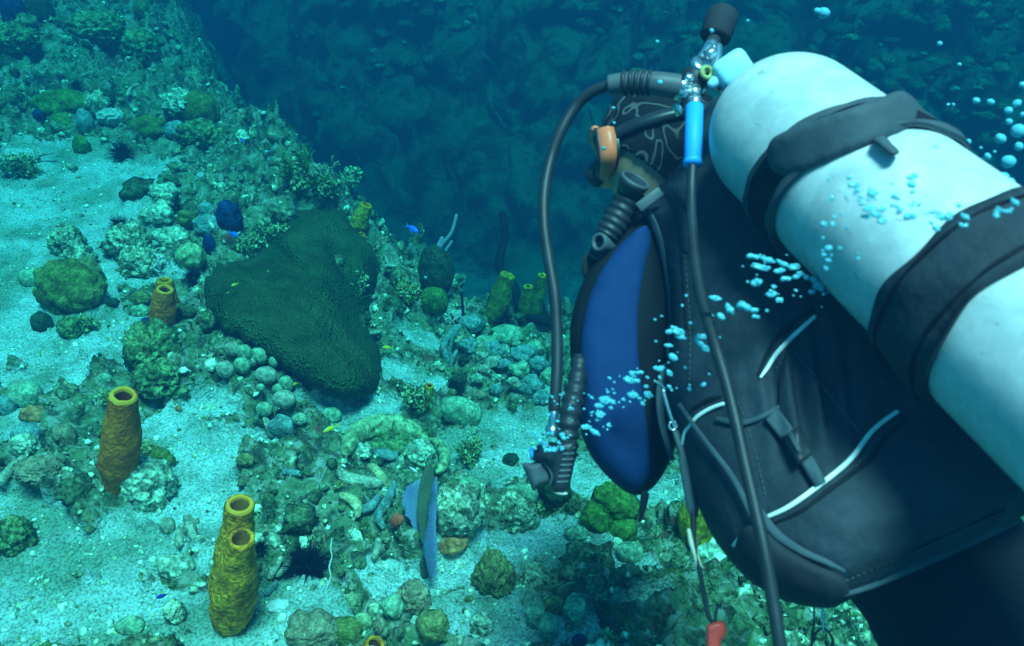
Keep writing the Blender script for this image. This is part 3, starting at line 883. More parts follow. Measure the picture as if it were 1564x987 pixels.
# ------------------------------------------------------------------ named corals and rocks
C_ = [  # name, cx, cy, rx, ry, material, label, cat, options
 ('mound_coral', 305, 170, 26, 26, 'olive', 'bright mustard green mound coral perched alone at the reef edge', 'coral', dict(lumps=26, lsize=.4, lh=.09, amp=.06)),
 ('mound_coral', 96, 160, 40, 19, 'green', 'upper pale green lumpy coral below the far ledge', 'coral', dict(lumps=40, lsize=.35, lh=.16)),
 ('mound_coral', 94, 192, 24, 17, 'green', 'lower pale green scalloped coral under the lumpy one', 'coral', dict(lumps=22, lsize=.4, lh=.16)),
 ('mound_coral', 154, 151, 23, 14, 'darkgreen', 'dark smooth dome coral beside the pale green lumpy coral', 'coral', dict(amp=.06)),
 ('brain_coral', 169, 178, 22, 12, 'brainp', 'blue white brain coral with winding ridges', 'coral', dict(amp=.08)),
 ('mound_coral', 225, 195, 27, 16, 'olive', 'olive lumpy coral left of the lone mustard mound', 'coral', dict(lumps=30, lsize=.36, lh=.16)),
 ('mound_coral', 268, 198, 18, 12, 'domeb', 'grey blue smooth coral under the lone mustard mound', 'coral', dict(amp=.12)),
 ('reef_rock', 305, 205, 30, 16, 'turfrock', 'dark ledge rock that carries the lone mustard mound', 'rock', dict(ridged=.3, amp=.2)),
 ('mound_coral', 130, 188, 12, 20, 'domeb', 'thin upright grey plate coral beside the scalloped coral', 'coral', dict(amp=.1)),
 ('plate_coral', 124, 222, 13, 14, 'green', 'cup shaped green plate coral above the sand', 'coral', dict(amp=.15)),
 ('mound_coral', 108, 442, 46, 37, 'olive', 'broad olive leafy coral on the left sand flat', 'coral', dict(lumps=60, lsize=.26, lh=.13, amp=.10, tilt=28, n=5)),
 ('mound_coral', 130, 420, 26, 25, 'brown', 'brownish half of the broad olive coral behind it', 'coral', dict(lumps=30, lsize=.3, lh=.12, tilt=20)),
 ('mound_coral', 48, 425, 16, 14, 'dome', 'small round coral left of the broad olive coral', 'coral', dict(lumps=12, lsize=.5, lh=.12)),
 ('mound_coral', 63, 492, 15, 16, 'darkgreen', 'smooth dark green ball coral below the broad olive coral', 'coral', dict(amp=.08)),
 ('reef_rock', 106, 502, 15, 17, 'turfrock', 'dark mottled ball shaped rock below the broad olive coral', 'rock', dict(amp=.15, ridged=.15)),
 ('reef_rock', 103, 370, 22, 20, 'rock', 'brown rock standing on the upper sand flat', 'rock', dict(amp=.2, ridged=.3)),
 ('reef_rock', 120, 395, 20, 15, 'rock', 'rough rubble rock touching the brown rock on the sand', 'rock', dict(amp=.25, ridged=.4)),
 ('reef_rock', 195, 375, 26, 24, 'rock', 'pitted brown rock right of the upper sand flat', 'rock', dict(amp=.25, ridged=.35, n=5, fine=.08)),
 ('reef_rock', 212, 402, 22, 22, 'rock', 'lower pitted rock above the orange tube sponge', 'rock', dict(amp=.25, ridged=.35, n=5, fine=.08)),
 ('brain_coral', 291, 391, 22, 19, 'brain', 'olive brain coral ball left of the big star coral', 'coral', dict(amp=.05, lumps=20, lsize=.4, lh=.05)),
 ('blue_sponge', 350, 332, 18, 25, 'bluesp', 'larger dark blue sponge lump above the blue damselfish', 'sponge', dict(amp=.18, lumps=8, lsize=.6, lh=.12)),
 ('blue_sponge', 320, 375, 9, 18, 'bluesp', 'narrow dark blue sponge pillar left of the blue damselfish', 'sponge', dict(amp=.1)),
 ('blue_sponge', 230, 508, 26, 22, 'bluesp', 'dark blue crust capping the rock under the orange tube sponge', 'sponge', dict(amp=.2, fine=.06)),
 ('reef_rock', 236, 540, 34, 42, 'turfrock', 'dark rock outcrop below the small orange tube sponge', 'rock', dict(amp=.2, ridged=.3, n=5, fine=.06)),
 ('reef_rock', 250, 580, 34, 24, 'turfrock', 'shadowy undercut rock left of the round domes', 'rock', dict(amp=.25, ridged=.4, n=5, fine=.06)),
 ('mound_coral', 215, 455, 14, 11, 'brown', 'brown round coral left of the orange tube sponge', 'coral', dict(amp=.1)),
 ('mound_coral', 214, 475, 14, 9, 'dome', 'pale flat coral at the foot of the orange tube sponge', 'coral', dict(amp=.1)),
 ('mound_coral', 172, 462, 10, 7, 'darkgreen', 'small dark cup coral on the sand right of the broad olive coral', 'coral', dict(amp=.1)),
 ('mound_coral', 315, 320, 13, 11, 'domeb', 'blue grey round coral left of the larger blue sponge', 'coral', dict(amp=.1)),
 ('mound_coral', 318, 345, 22, 14, 'domeb', 'blue grey lobed coral over the narrow blue sponge', 'coral', dict(lumps=7, lsize=.7, lh=.2)),
 ('mound_coral', 283, 334, 14, 12, 'olive', 'small yellow green plate coral near the pale nubs', 'coral', dict(amp=.25)),
 ('mound_coral', 262, 362, 24, 14, 'palerock', 'pale knobbly coral above the white branching coral', 'coral', dict(lumps=18, lsize=.4, lh=.25)),
 ('mound_coral', 245, 325, 24, 14, 'palerock', 'pale nubby coral patch above the dark blue urchin', 'coral', dict(lumps=16, lsize=.4, lh=.3)),
 ('mound_coral', 252, 292, 20, 11, 'palerock', 'pale finger lumps high on the left slope', 'coral', dict(lumps=14, lsize=.4, lh=.3)),
 ('brain_coral', 38, 602, 26, 20, 'dome', 'pale green brain ball near the left edge', 'coral', dict(amp=.04)),
 ('mound_coral', 8, 620, 14, 16, 'domeb', 'grey green coral cut by the left edge', 'coral', dict(amp=.1)),
 ('mound_coral', 50, 632, 18, 11, 'orange', 'dull orange crust below the pale brain ball', 'sponge', dict(amp=.2)),
 ('mound_coral', 98, 665, 16, 18, 'tan', 'tan orange lobed sponge left of the tall orange tube', 'sponge', dict(lumps=9, lsize=.6, lh=.2)),
 ('mound_coral', 42, 665, 22, 19, 'domeb', 'blue grey flat coral left of the tan lobed sponge', 'coral', dict(amp=.12)),
 ('reef_rock', 38, 680, 18, 16, 'palerock', 'pale lump at the foot of the blue grey flat coral', 'rock', dict(amp=.2, ridged=.2)),
 ('reef_rock', 60, 720, 30, 16, 'tan', 'ochre crusted rock left of the tall orange tube', 'rock', dict(amp=.3, ridged=.3)),
 ('reef_rock', 224, 740, 33, 34, 'palerock', 'white crusted boulder at the foot of the tall orange tube', 'rock', dict(amp=.2, ridged=.35, n=5, fine=.05)),
 ('mound_coral', 248, 702, 15, 17, 'olive', 'yellow green knob on the right of the white boulder', 'coral', dict(lumps=14, lsize=.5, lh=.2)),
 ('reef_rock', 20, 820, 24, 26, 'turfrock', 'green rock at the left edge below the sand', 'rock', dict(amp=.25, ridged=.3)),
 ('mound_coral', 255, 803, 12, 14, 'finger', 'round tan knob coral in front of the sand tongue', 'coral', dict(amp=.1)),
 ('mound_coral', 375, 702, 14, 9, 'brown', 'flat brown coral disc on the central sand', 'coral', dict(amp=.06)),
 ('mound_coral', 160, 578, 11, 8, 'dome', 'small flat coral above the tall orange tube', 'coral', dict(amp=.06)),
 ('mound_coral', 435, 655, 22, 25, 'domeb', 'grey ear shaped plate coral below the round domes', 'coral', dict(amp=.12, tilt=-25, deep=.4)),
 ('mound_coral', 458, 640, 12, 9, 'dome', 'pale flat coral right of the ear shaped plate', 'coral', dict(amp=.05)),
 ('brain_coral', 507, 634, 15, 12, 'dome', 'pale green ball coral under the star coral', 'coral', dict(amp=.05)),
 ('mound_coral', 705, 629, 33, 25, 'dome', 'smooth pale oval coral plate on the sand right of centre', 'coral', dict(amp=.03, tilt=35, deep=.5)),
 ('mound_coral', 691, 599, 7, 6, 'brown', 'tiny brown button coral above the smooth oval plate', 'coral', dict(amp=.03)),
 ('mound_coral', 732, 603, 13, 6, 'tan', 'flat tan coral between the oval plate and the coral thicket', 'coral', dict(amp=.1)),
 ('mound_coral', 772, 512, 27, 15, 'dome', 'flat topped green coral crowning the thicket at the reef edge', 'coral', dict(amp=.05)),
 ('mound_coral', 720, 495, 20, 12, 'domeb', 'blue grey lumpy coral left of the flat topped coral', 'coral', dict(lumps=10, lsize=.5, lh=.15)),
 ('mound_coral', 780, 702, 12, 10, 'darkgreen', 'small green ball coral on the sand left of the inflator', 'coral', dict(amp=.08)),
 ('mound_coral', 850, 752, 24, 22, 'darkgreen', 'dark green dome coral just below the inflator mouthpiece', 'coral', dict(amp=.08)),
 ('mound_coral', 825, 740, 16, 12, 'darkgreen', 'low green coral beside the dome below the inflator', 'coral', dict(amp=.1)),
 ('mound_coral', 795, 760, 28, 25, 'dome', 'crescent green coral left of the inflator mouthpiece', 'coral', dict(amp=.08, tilt=30, deep=.5)),
 ('reef_rock', 783, 785, 28, 24, 'rock', 'rubble rock in front of the crescent green coral', 'rock', dict(amp=.25, ridged=.4, n=5, fine=.07)),
 ('mound_coral', 815, 796, 10, 14, 'dome', 'pale tongue shaped coral right of the rubble rock', 'coral', dict(amp=.08)),
 ('mound_coral', 938, 770, 36, 32, 'green', 'big green lumpy coral under the blue pocket', 'coral', dict(lumps=70, lsize=.26, lh=.12, amp=.1, n=5)),
 ('mound_coral', 912, 790, 24, 19, 'green', 'left lobe of the green lumpy coral under the blue pocket', 'coral', dict(lumps=40, lsize=.3, lh=.12)),
 ('mound_coral', 950, 810, 22, 20, 'green', 'lowest lobe of the green lumpy coral under the blue pocket', 'coral', dict(lumps=40, lsize=.3, lh=.12)),
 ('mound_coral', 880, 814, 17, 11, 'dome', 'flat pale green coral on the sand below the green lobes', 'coral', dict(amp=.04)),
 ('mound_coral', 962, 843, 22, 15, 'dome', 'low green dome coral beneath the lowest green lobe', 'coral', dict(amp=.05)),
 ('reef_rock', 755, 880, 24, 30, 'brown', 'brown knobbly coral rock on the sand below the sea fan coral head', 'coral', dict(lumps=45, lsize=.28, lh=.16, amp=.12, n=5)),
 ('mound_coral', 661, 956, 25, 25, 'brown', 'round brown coral head near the bottom of the reef', 'coral', dict(lumps=40, lsize=.3, lh=.08, amp=.06)),
 ('mound_coral', 600, 928, 17, 21, 'dome', 'pale green upright lobe left of the round brown head', 'coral', dict(amp=.12)),
 ('reef_rock', 633, 915, 20, 26, 'tan', 'tan crusted coral stump under the sea fan', 'coral', dict(amp=.2, lumps=12, lsize=.4, lh=.12)),
 ('mound_coral', 716, 915, 7, 5, 'brown', 'tiny brown button coral on the lower sand', 'coral', dict(amp=.05)),
 ('mound_coral', 478, 962, 38, 25, 'tan', 'wide yellow green knobbly coral at the bottom', 'coral', dict(lumps=50, lsize=.28, lh=.14, amp=.12, n=5)),
 ('mound_coral', 528, 966, 26, 22, 'olive', 'yellow green lobed coral right of the wide knobbly coral', 'coral', dict(lumps=20, lsize=.4, lh=.15)),
 ('mound_coral', 554, 950, 14, 13, 'brain', 'small round brain coral above the cut off sponge', 'coral', dict(amp=.05)),
 ('mound_coral', 581, 957, 12, 14, 'tan', 'yellowish ring coral right of the small brain coral', 'coral', dict(amp=.12)),
 ('mound_coral', 818, 938, 16, 26, 'dome', 'left pale lobe of the upright green pair near the bottom', 'coral', dict(amp=.06)),
 ('mound_coral', 838, 960, 15, 25, 'dome', 'right pale lobe of the upright green pair near the bottom', 'coral', dict(amp=.08)),
 ('mound_coral', 848, 925, 18, 14, 'brown', 'brown lump behind the upright green pair', 'coral', dict(amp=.12)),
 ('mound_coral', 878, 932, 18, 24, 'dome', 'arched green coral right of the upright pair', 'coral', dict(amp=.2, lumps=5, lsize=.7, lh=.2)),
 ('reef_rock', 735, 953, 15, 16, 'palerock', 'pale hollow rock on the lower sand', 'rock', dict(amp=.2, ridged=.25)),
 ('blue_sponge', 885, 980, 12, 13, 'bluesp', 'dark blue cone at the bottom edge', 'sponge', dict(amp=.08)),
 ('reef_rock', 266, 935, 13, 20, 'palerock', 'pale chalky rock on the sand by the small yellow fish', 'rock', dict(amp=.2, ridged=.2)),
 ('mound_coral', 200, 955, 22, 12, 'dome', 'flat tan green coral patch on the lower left sand', 'coral', dict(amp=.08)),
 ('mound_coral', 268, 866, 26, 15, 'palerock', 'low greyish lump in front of the tan knobs', 'rock', dict(lumps=8, lsize=.5, lh=.2)),
 ('barrel_sponge', 22, 22, 16, 34, 'bluesp', 'dark barrel sponge in the far upper left corner', 'sponge', dict(amp=.08)),
 ('mound_coral', 62, 18, 24, 26, 'darkgreen', 'big rounded green coral in the far upper left corner', 'coral', dict(amp=.1)),
 ('mound_coral', 217, 18, 11, 15, 'olive', 'far mustard ball coral on the upper reef edge', 'coral', dict(amp=.06, lumps=14, lsize=.4, lh=.1)),
 ('mound_coral', 222, 55, 16, 10, 'dome', 'far flat plate coral on the upper reef edge', 'coral', dict(amp=.12)),
 ('reef_rock', 215, 75, 22, 22, 'turfrock', 'far dark overhang rock on the upper reef edge', 'rock', dict(amp=.2, ridged=.3)),
 ('reef_rock', 150, 45, 36, 20, 'turfrock', 'far dark boulder above the slope', 'rock', dict(amp=.25, ridged=.35)),
 ('reef_rock', 20, 60, 30, 16, 'turfrock', 'far shadowed ledge under the barrel sponge', 'rock', dict(amp=.25, ridged=.35)),
 ('reef_rock', 280, 158, 26, 14, 'palerock', 'pale crusted rock left of the lone mustard mound', 'rock', dict(amp=.3, ridged=.4, n=5)),
 ('mound_coral', 1065, 800, 28, 44, 'sponge_green', 'olive sponge lump half hidden behind the hanging strap', 'sponge', dict(amp=.12)),
 ('orange_sponge', 690, 828, 28, 15, 'orange', 'orange brown sponge crust under the coral head by the sea fan', 'sponge', dict(amp=.25, tilt=-18)),
 ('red_sponge', 606, 795, 9, 11, 'red', 'small bright red sponge left of the sea fan', 'sponge', dict(amp=.3, tilt=30)),
 ('red_sponge', 272, 624, 5, 4, 'orange', 'tiny orange spot beside the dark undercut', 'sponge', dict(amp=.3)),
 ('blue_sponge', 438, 588, 13, 15, 'bluesp', 'dark blue hollow under the lowest round dome', 'sponge', dict(amp=.2)),
 ('blue_sponge', 60, 175, 10, 8, 'bluesp', 'dark blotchy sponge left of the pale green lumpy coral', 'sponge', dict(amp=.2)),
]
for nm, cx, cy, rx, ry, mt, lab, ct, kw in C_:
    kw = dict(kw)
    if nm == 'reef_rock': kw['n'] = 5; kw['ridged'] = kw.get('ridged', .3) * 1.5; kw['fine'] = .14
    elif nm == 'mound_coral': kw['amp'] = kw.get('amp', .1) + .08; kw['fine'] = .04
    kw.setdefault('fine', .02)
    blob(nm, cx, cy, rx, ry, mt, lab, ct, **kw)
# dark hollows: shaded pits get a small dark cave lip of rock
# cluster of round domes
DG = 'round pale domes clustered below the star coral'
words = ['uppermost left', 'upper left twin', 'widest, upper right', 'left end', 'second from left, front row', 'small bright', 'wide, right of middle', 'inner right', 'outer right', 'lowest right', 'smallest, sitting low', 'low right, flat', 'hindmost']
for k, (x, y, r, ry) in enumerate([(355, 533, 12, 11), (373, 538, 12, 12), (397, 543, 15, 13), (344, 564, 14, 13), (370, 558, 13, 13), (418, 553, 8, 9), (406, 573, 17, 13), (424, 595, 9, 9), (437, 586, 11, 13), (434, 610, 18, 14), (398, 592, 7, 6), (404, 625, 13, 11), (385, 552, 8, 8)]):
    blob('dome_coral', x, y, r, ry, 'dome' if k % 3 else 'finger', words[k] + ' round dome in the cluster below the star coral', 'coral', group=DG, amp=.03, n=4, dd=-.02)
# thicket right of centre, at the reef edge
TG = 'small lobed corals packed in the thicket at the reef edge'
tx = [(755, 534, 13, 11, 'domeb'), (800, 540, 17, 13, 'domeb'), (816, 533, 13, 12, 'dome'), (742, 523, 14, 9, 'dome'), (735, 545, 9, 7, 'finger'), (770, 556, 10, 7, 'domeb'), (822, 556, 14, 12, 'domeb'), (795, 566, 14, 12, 'dome'), (752, 552, 13, 7, 'finger'),
      (785, 585, 10, 8, 'finger'), (760, 577, 8, 5, 'palerock'), (716, 528, 12, 10, 'domeb'), (708, 550, 7, 8, 'darkgreen'), (810, 590, 18, 14, 'domeb'), (740, 565, 8, 7, 'finger'), (700, 580, 12, 10, 'darkgreen'), (790, 527, 7, 5, 'finger'), (770, 534, 8, 8, 'palerock'), (728, 578, 9, 7, 'dome'), (836, 575, 10, 12, 'dome'), (826, 608, 13, 9, 'domeb'), (757, 595, 9, 7, 'domeb')]
where = ['front left of the flat topped coral', 'below the right rim of the flat topped coral', 'nearest to the hanging hose at the top', 'under the left rim of the flat topped coral', 'small tan one in the upper left', 'in the very middle', 'right side', 'lower middle', 'tan one left of the middle', 'tan, lower centre', 'small bleached one', 'leftmost upper', 'dark one in the left gap', 'big one at the lower right', 'tan one in the left gap', 'dark one at the lower left', 'tiny tan one under the flat topped coral', 'small bleached one near the top', 'round one on the lower left', 'right flank beside the hose', 'lowest right', 'bottom centre']
for k, (x, y, rx, ry, mt) in enumerate(tx):
    blob('lobed_coral', x, y, rx, ry, mt, 'thicket coral, ' + where[k], 'coral', group=TG, amp=.2, lumps=11, lsize=.45, lh=.32, dd=-.03, fine=.05)
# vase like dark sponges of the thicket
for pts, w, lab in [([(688, 545), (686, 528), (692, 508), (700, 500)], [10, 14, 16, 9], 'dark upright vase sponge left of the thicket'), ([(683, 550), (678, 530), (684, 515)], [9, 12, 8], 'second dark vase sponge, leaning left of the thicket'),
                    ([(688, 560), (692, 548), (697, 536)], [4, 7, 5], 'thin pale green plate below the vase sponges')]:
    finger('vase_sponge', pts, w, 'domeb', lab, 'sponge')

# ------------------------------------------------------------------ finger corals
FG = 'finger corals lying in the rubble'
fl = [([(520, 722), (530, 731), (548, 735), (566, 738), (578, 738)], [14, 20, 21, 20, 14], 'finger', 'fat grey finger coral lying level left of the sea fan'),
      ([(590, 740), (582, 730), (574, 718), (566, 713)], [16, 17, 14, 12], 'fingery', 'two lobed tan finger above the fat grey one'),
      ([(522, 757), (535, 762), (545, 772), (546, 786)], [11, 15, 17, 10], 'fingery', 'yellowish hooked finger coral'),
      ([(585, 805), (578, 788), (590, 768), (598, 750), (601, 738)], [8, 14, 16, 13, 8], 'domeb', 'long bluish ridged finger left of the sea fan'),
      ([(557, 778), (568, 772), (578, 760)], [14, 16, 10], 'domeb', 'bluish finger tucked behind the long ridged one'),
      ([(576, 694), (588, 694), (599, 698)], [14, 20, 13], 'domeb', 'pale grey finger in the shadow of the dead brain coral'),
      ([(603, 702), (603, 693)], [12, 10], 'domeb', 'short grey nub right of the shaded finger'),
      ([(572, 850), (577, 838), (577, 826)], [9, 15, 9], 'finger', 'single grey green thumb coral right of the large urchin'),
      ([(425, 878), (437, 866), (450, 852)], [9, 11, 10], 'finger', 'pale finger poking over the left of the large urchin'),
      ([(413, 880), (422, 866), (429, 853)], [11, 10, 8], 'finger', 'shorter pale finger left of the large urchin'),
      ([(408, 905), (415, 898), (420, 893)], [10, 11, 9], 'domeb', 'grey knob finger at the foot of the large urchin'),
      ([(0, 735), (18, 716), (34, 702)], [15, 16, 14], 'finger', 'long grey finger coral cut by the left edge'),
      ([(436, 720), (448, 722), (458, 724)], [10, 12, 9], 'domeb', 'blue grey stub on the central rubble'),
      ([(274, 830), (274, 815), (277, 803)], [13, 12, 9], 'finger', 'upright pale finger beside the round tan knob'),
      ([(292, 820), (290, 800), (286, 790)], [18, 17, 13], 'finger', 'broad dull finger right of the upright pale one'),
      ([(598, 406), (592, 403), (590, 393)], [5, 5, 4], 'finger', 'small pale forked finger at the edge behind the star coral'),
      ([(590, 406), (598, 406), (605, 407)], [5, 5, 4], 'finger', 'level arm of the forked finger behind the star coral'),
      ([(566, 510), (574, 508), (581, 506)], [6, 7, 5], 'finger', 'thin pale finger at the right flank of the star coral'),
      ([(405, 640), (410, 650), (414, 662)], [8, 12, 10], 'finger', 'pale nub left of the ear shaped plate'),
      ([(60, 245), (54, 232), (50, 215)], [5, 5, 3], 'finger', 'thin twig on the upper left sand'),
      ([(45, 250), (60, 238), (82, 233)], [5, 5, 3], 'finger', 'bent twig reaching right on the upper left sand'),
      ([(195, 145), (200, 135), (211, 130)], [6, 6, 5], 'finger', 'forked pale finger high on the far slope'),
      ([(100, 252), (108, 254), (116, 255)], [6, 8, 6], 'finger', 'short stick coral on the upper sand')]
for pts, w, mt, lab in fl: finger('finger_coral', pts, w, mt, lab, 'coral', FG, lay=True)
branching('white_branch_coral', 238, 418, 11, 2.3, 'white', 'bright white branching coral above the small orange tube sponge', 5, 4, 3, .8)
branching('branch_coral', 470, 285, 17, 2.2, 'green', 'pale knobbly branching coral at the canyon edge above the star coral', 6, 4, 4, .5)
branching('branch_coral', 500, 290, 14, 2.0, 'finger', 'smaller branching coral at the canyon edge, right neighbour', 7, 3, 4, .5)
branching('branch_coral', 598, 480, 9, 1.4, 'white', 'pale spiky coral tuft behind the thicket', 9, 3, 3, .6) if False else None
branching('branch_coral', 693, 492, 8, 1.3, 'white', 'pale spiky coral tuft behind the vase sponges', 9, 5, 3, .8)
finger('stalk', [(497, 905), (501, 893), (505, 880), (503, 866), (507, 850), (505, 838), (507, 822)], [2, 2.6, 1.8, 2.6, 1.8, 2.2, 1.2], 'white', 'thin pale strand rising right of the large urchin', 'coral')
finger('stalk', [(497, 838), (494, 818), (491, 800)], [5, 5, 3], 'tan', 'short tan strand behind the large urchin', 'coral')
blob('white_sponge', 467, 795, 6, 12, 'white', 'white curled sponge above the large urchin', 'sponge', amp=.35, lumps=4, lsize=.7, lh=.4)
blob('reef_rock', 437, 797, 12, 12, 'palerock', 'pale crumbly rock above the large urchin', 'rock', amp=.3, ridged=.3)
blob('reef_rock', 424, 925, 16, 6, 'white', 'white coral fragment on the sand below the large urchin', 'rock', amp=.3, lumps=8, lsize=.4, lh=.3)

# ------------------------------------------------------------------ sea urchins
urchin(470, 866, 46, 'large black long spined sea urchin, biggest on the reef', 420, seed=1, group='black sea urchins')
urchin(186, 236, 26, 'black sea urchin on the upper left slope', 240, seed=2, group='black sea urchins')
urchin(118, 133, 16, 'faint dark urchin near the pale green lumpy coral', 140, seed=3, group='black sea urchins')
urchin(182, 345, 20, 'bluish black urchin in the crevice above the pitted rocks', 180, seed=4, group='black sea urchins')
urchin(770, 492, 24, 'spiny urchin behind the flat topped coral at the reef edge', 150, seed=5, group='black sea urchins')
urchin(397, 838, 18, 'dark urchin half hidden behind the yellow tube sponges', 160, seed=6, group='black sea urchins')
urchin(295, 425, 22, 'dark urchin in the shadow left of the star coral', 160, seed=7, group='black sea urchins')
urchin(270, 318, 15, 'small dark urchin below the yellow green plate coral', 120, seed=8, group='black sea urchins')
urchin(592, 420, 12, 'small urchin at the edge right of the star coral', 100, seed=9, group='black sea urchins')
urchin(272, 480, 14, 'small urchin right of the small orange tube sponge', 100, seed=10, group='black sea urchins')

# ------------------------------------------------------------------ dead brain coral arch and the coral head by the sea fan
def arch(cx, cy, rx, ry, w, mat, label, a0=185, a1=-5, steps=26, name='brain_coral'):
    g = ground(cx, cy + ry * .2); d0 = depth(g)
    pts = []
    for k in range(steps):
        a = math.radians(a0 + (a1 - a0) * k / (steps - 1))
        qx, qy = cx + rx * math.cos(a), cy - ry * math.sin(a)
        pts.append(P(qx, qy, depth(ground(qx, qy + 4)) - .02))
    ww = [w * (.55 + .45 * math.sin(math.pi * k / (steps - 1))) * d0 / FPX for k in range(steps)]
    pp, rr = rounded(pts, ww, 5)
    V, F = tube(pp, rr, 28, flat=1.0)
    cen = np.repeat(np.array(pp), 28, 0)
    V = cen + (V - cen) * (1 + .12 * fbm(V[:, 0] * 12, V[:, 1] * 12, V[:, 2] * 12, 3, 5))[:, None]
    return tag(put(name, V, F, M[mat], None, g), label, 'coral')
arch(590, 690, 60, 40, 19, 'brain', 'large tan brain coral arch with a hollow dead middle', 175, 10)
arch(655, 700, 24, 26, 9, 'brain', 'right shoulder of the dead brain coral, curling down', 100, -50)
blob('reef_rock', 600, 686, 40, 16, 'turfrock', 'dark overgrown hollow under the brain coral arch', 'rock', amp=.25, ridged=.35, n=5, fine=.08)
blob('reef_rock', 640, 695, 22, 20, 'palerock', 'pale eroded rock at the right of the brain coral arch', 'rock', amp=.2, ridged=.3, n=5)
blob('reef_rock', 548, 690, 18, 10, 'palerock', 'pale rubble under the left foot of the brain coral arch', 'rock', amp=.3, ridged=.3)
blob('mound_coral', 700, 780, 36, 38, 'rock', 'overgrown coral head right of the sea fan', 'coral', n=5, amp=.15, ridged=.2, lumps=14, lsize=.4, lh=.1, fine=.06)
arch(695, 775, 40, 38, 9, 'dome', 'curved green rim of living coral over the overgrown head', 120, -35, name='mound_coral')
blob('mound_coral', 700, 742, 34, 12, 'dome', 'flat pale green cap behind the sea fan', 'coral', amp=.05)

# ------------------------------------------------------------------ sea fan: three standing blades
g = ground(650, 880); dfan = depth(g) - .04
root = thing('sea_fan', g, 'purple blue sea fan with three upright folded blades in the centre foreground', 'sea fan')
def ragged(pts, a, seed):
    rg = random.Random(seed)
    P_ = catmull([np.array(p, float) for p in pts], 9, True)
    return [(p[0] + rg.uniform(-a, a), p[1] + rg.uniform(-a, a)) for p in P_]
blades = [([(655, 870), (646, 842), (637, 818), (627, 800), (619, 782), (614, 766), (617, 751), (628, 740), (642, 733), (656, 736), (653, 790), (656, 830)], .030, 'fan', 2.6),
          ([(645, 830), (637, 790), (640, 745), (648, 718), (656, 708), (663, 722), (664, 745), (658, 780), (652, 815)], .0, 'fanback', .8),
          ([(658, 884), (650, 860), (646, 830), (652, 800), (656, 770), (660, 740), (667, 728), (668, 760), (666, 800), (667, 850), (664, 878)], -.035, 'fan', 1.0)]
for pts, off, mt, rg_ in blades:
    V, F = pillow(ragged(pts, rg_, 3), lambda x, y, o=off: dfan + o + .0008 * (x - 645) * (1 if o >= 0 else -2) + (880 - y) * .0004, .002, rpx=6, step=4, smooth_out=False, mind=.0015)
    V = V + np.outer(.006 * vnoise(V[:, 2] * 20, V[:, 0] * 20, V[:, 1] * 20, 5), FWD)
    put('blade', V, F, M[mt], root)
V, F = tube(*rounded([g + np.array([0, 0, -.02]), g + np.array([-.005, 0, .05]), P(654, 840, dfan)], [.010, .008, .005]), 10)
put('stem', V, F, M['fanback'], root)

# ------------------------------------------------------------------ algae clumps one can point at
AG = 'leafy algae clumps on the reef'
for k, (x, y, rx, ry, n, leaf, mt, lab) in enumerate([
    (385, 375, 26, 22, 1300, .020, 'bush', 'crinkly algae clump on the upper left shoulder of the star coral'),
    (625, 445, 18, 22, 1100, .016, 'bushy', 'yellow green bushy algae right of the star coral'),
    (455, 275, 24, 26, 1300, .026, 'bush', 'dark bush under the branching coral at the canyon edge'),
    (500, 290, 20, 20, 900, .026, 'bush', 'dark bush right of the branching coral'),
    (535, 275, 14, 20, 800, .026, 'bush', 'feathery dark tuft standing against the canyon'),
    (415, 355, 24, 18, 1000, .022, 'bush', 'olive algae patch on top of the star coral'),
    (470, 555, 11, 12, 500, .014, 'bushy', 'small pale leafy tuft on the lower left of the star coral'),
    (545, 448, 20, 26, 900, .018, 'bush', 'brown algae filling the notch on the right of the star coral'),
    (715, 690, 20, 24, 900, .014, 'bush', 'brown feathery algae right of the brain coral arch'),
    (710, 790, 22, 26, 1200, .011, 'bushy', 'curly yellowish algae on the coral head by the sea fan'),
    (640, 605, 26, 22, 1100, .014, 'bush', 'brown turf clump round the little green tube sponge'),
    (910, 850, 22, 20, 800, .012, 'bush', 'dark algae clump on the lower sand right of the flat pale coral'),
    (820, 780, 12, 16, 500, .010, 'bush', 'brown algae at the tip of the rubble rock'),
    (30, 255, 30, 22, 900, .022, 'bush', 'brown algae clump at the left edge by the upper sand'),
    (135, 495, 16, 14, 500, .014, 'bush', 'algae fringe under the broad olive coral'),
    (230, 690, 14, 22, 700, .010, 'bushy', 'greenish wispy algae right of the tall orange tube'),
    (170, 610, 16, 14, 600, .011, 'bushy', 'yellow green wisps left of the top of the tall orange tube'),
    (400, 455, 1, 1, 3, .01, 'bush', ''),
    (520, 740, 12, 8, 400, .009, 'bushy', 'yellow stringy algae between the finger corals'),
    (930, 985, 24, 14, 500, .012, 'bush', 'dark algae clump at the bottom edge'),
    (440, 250, 12, 10, 1, .02, 'bush', '')]):
    if lab: bush(x, y, rx, ry, lab, n, 40 + k, leaf, mt, AG)
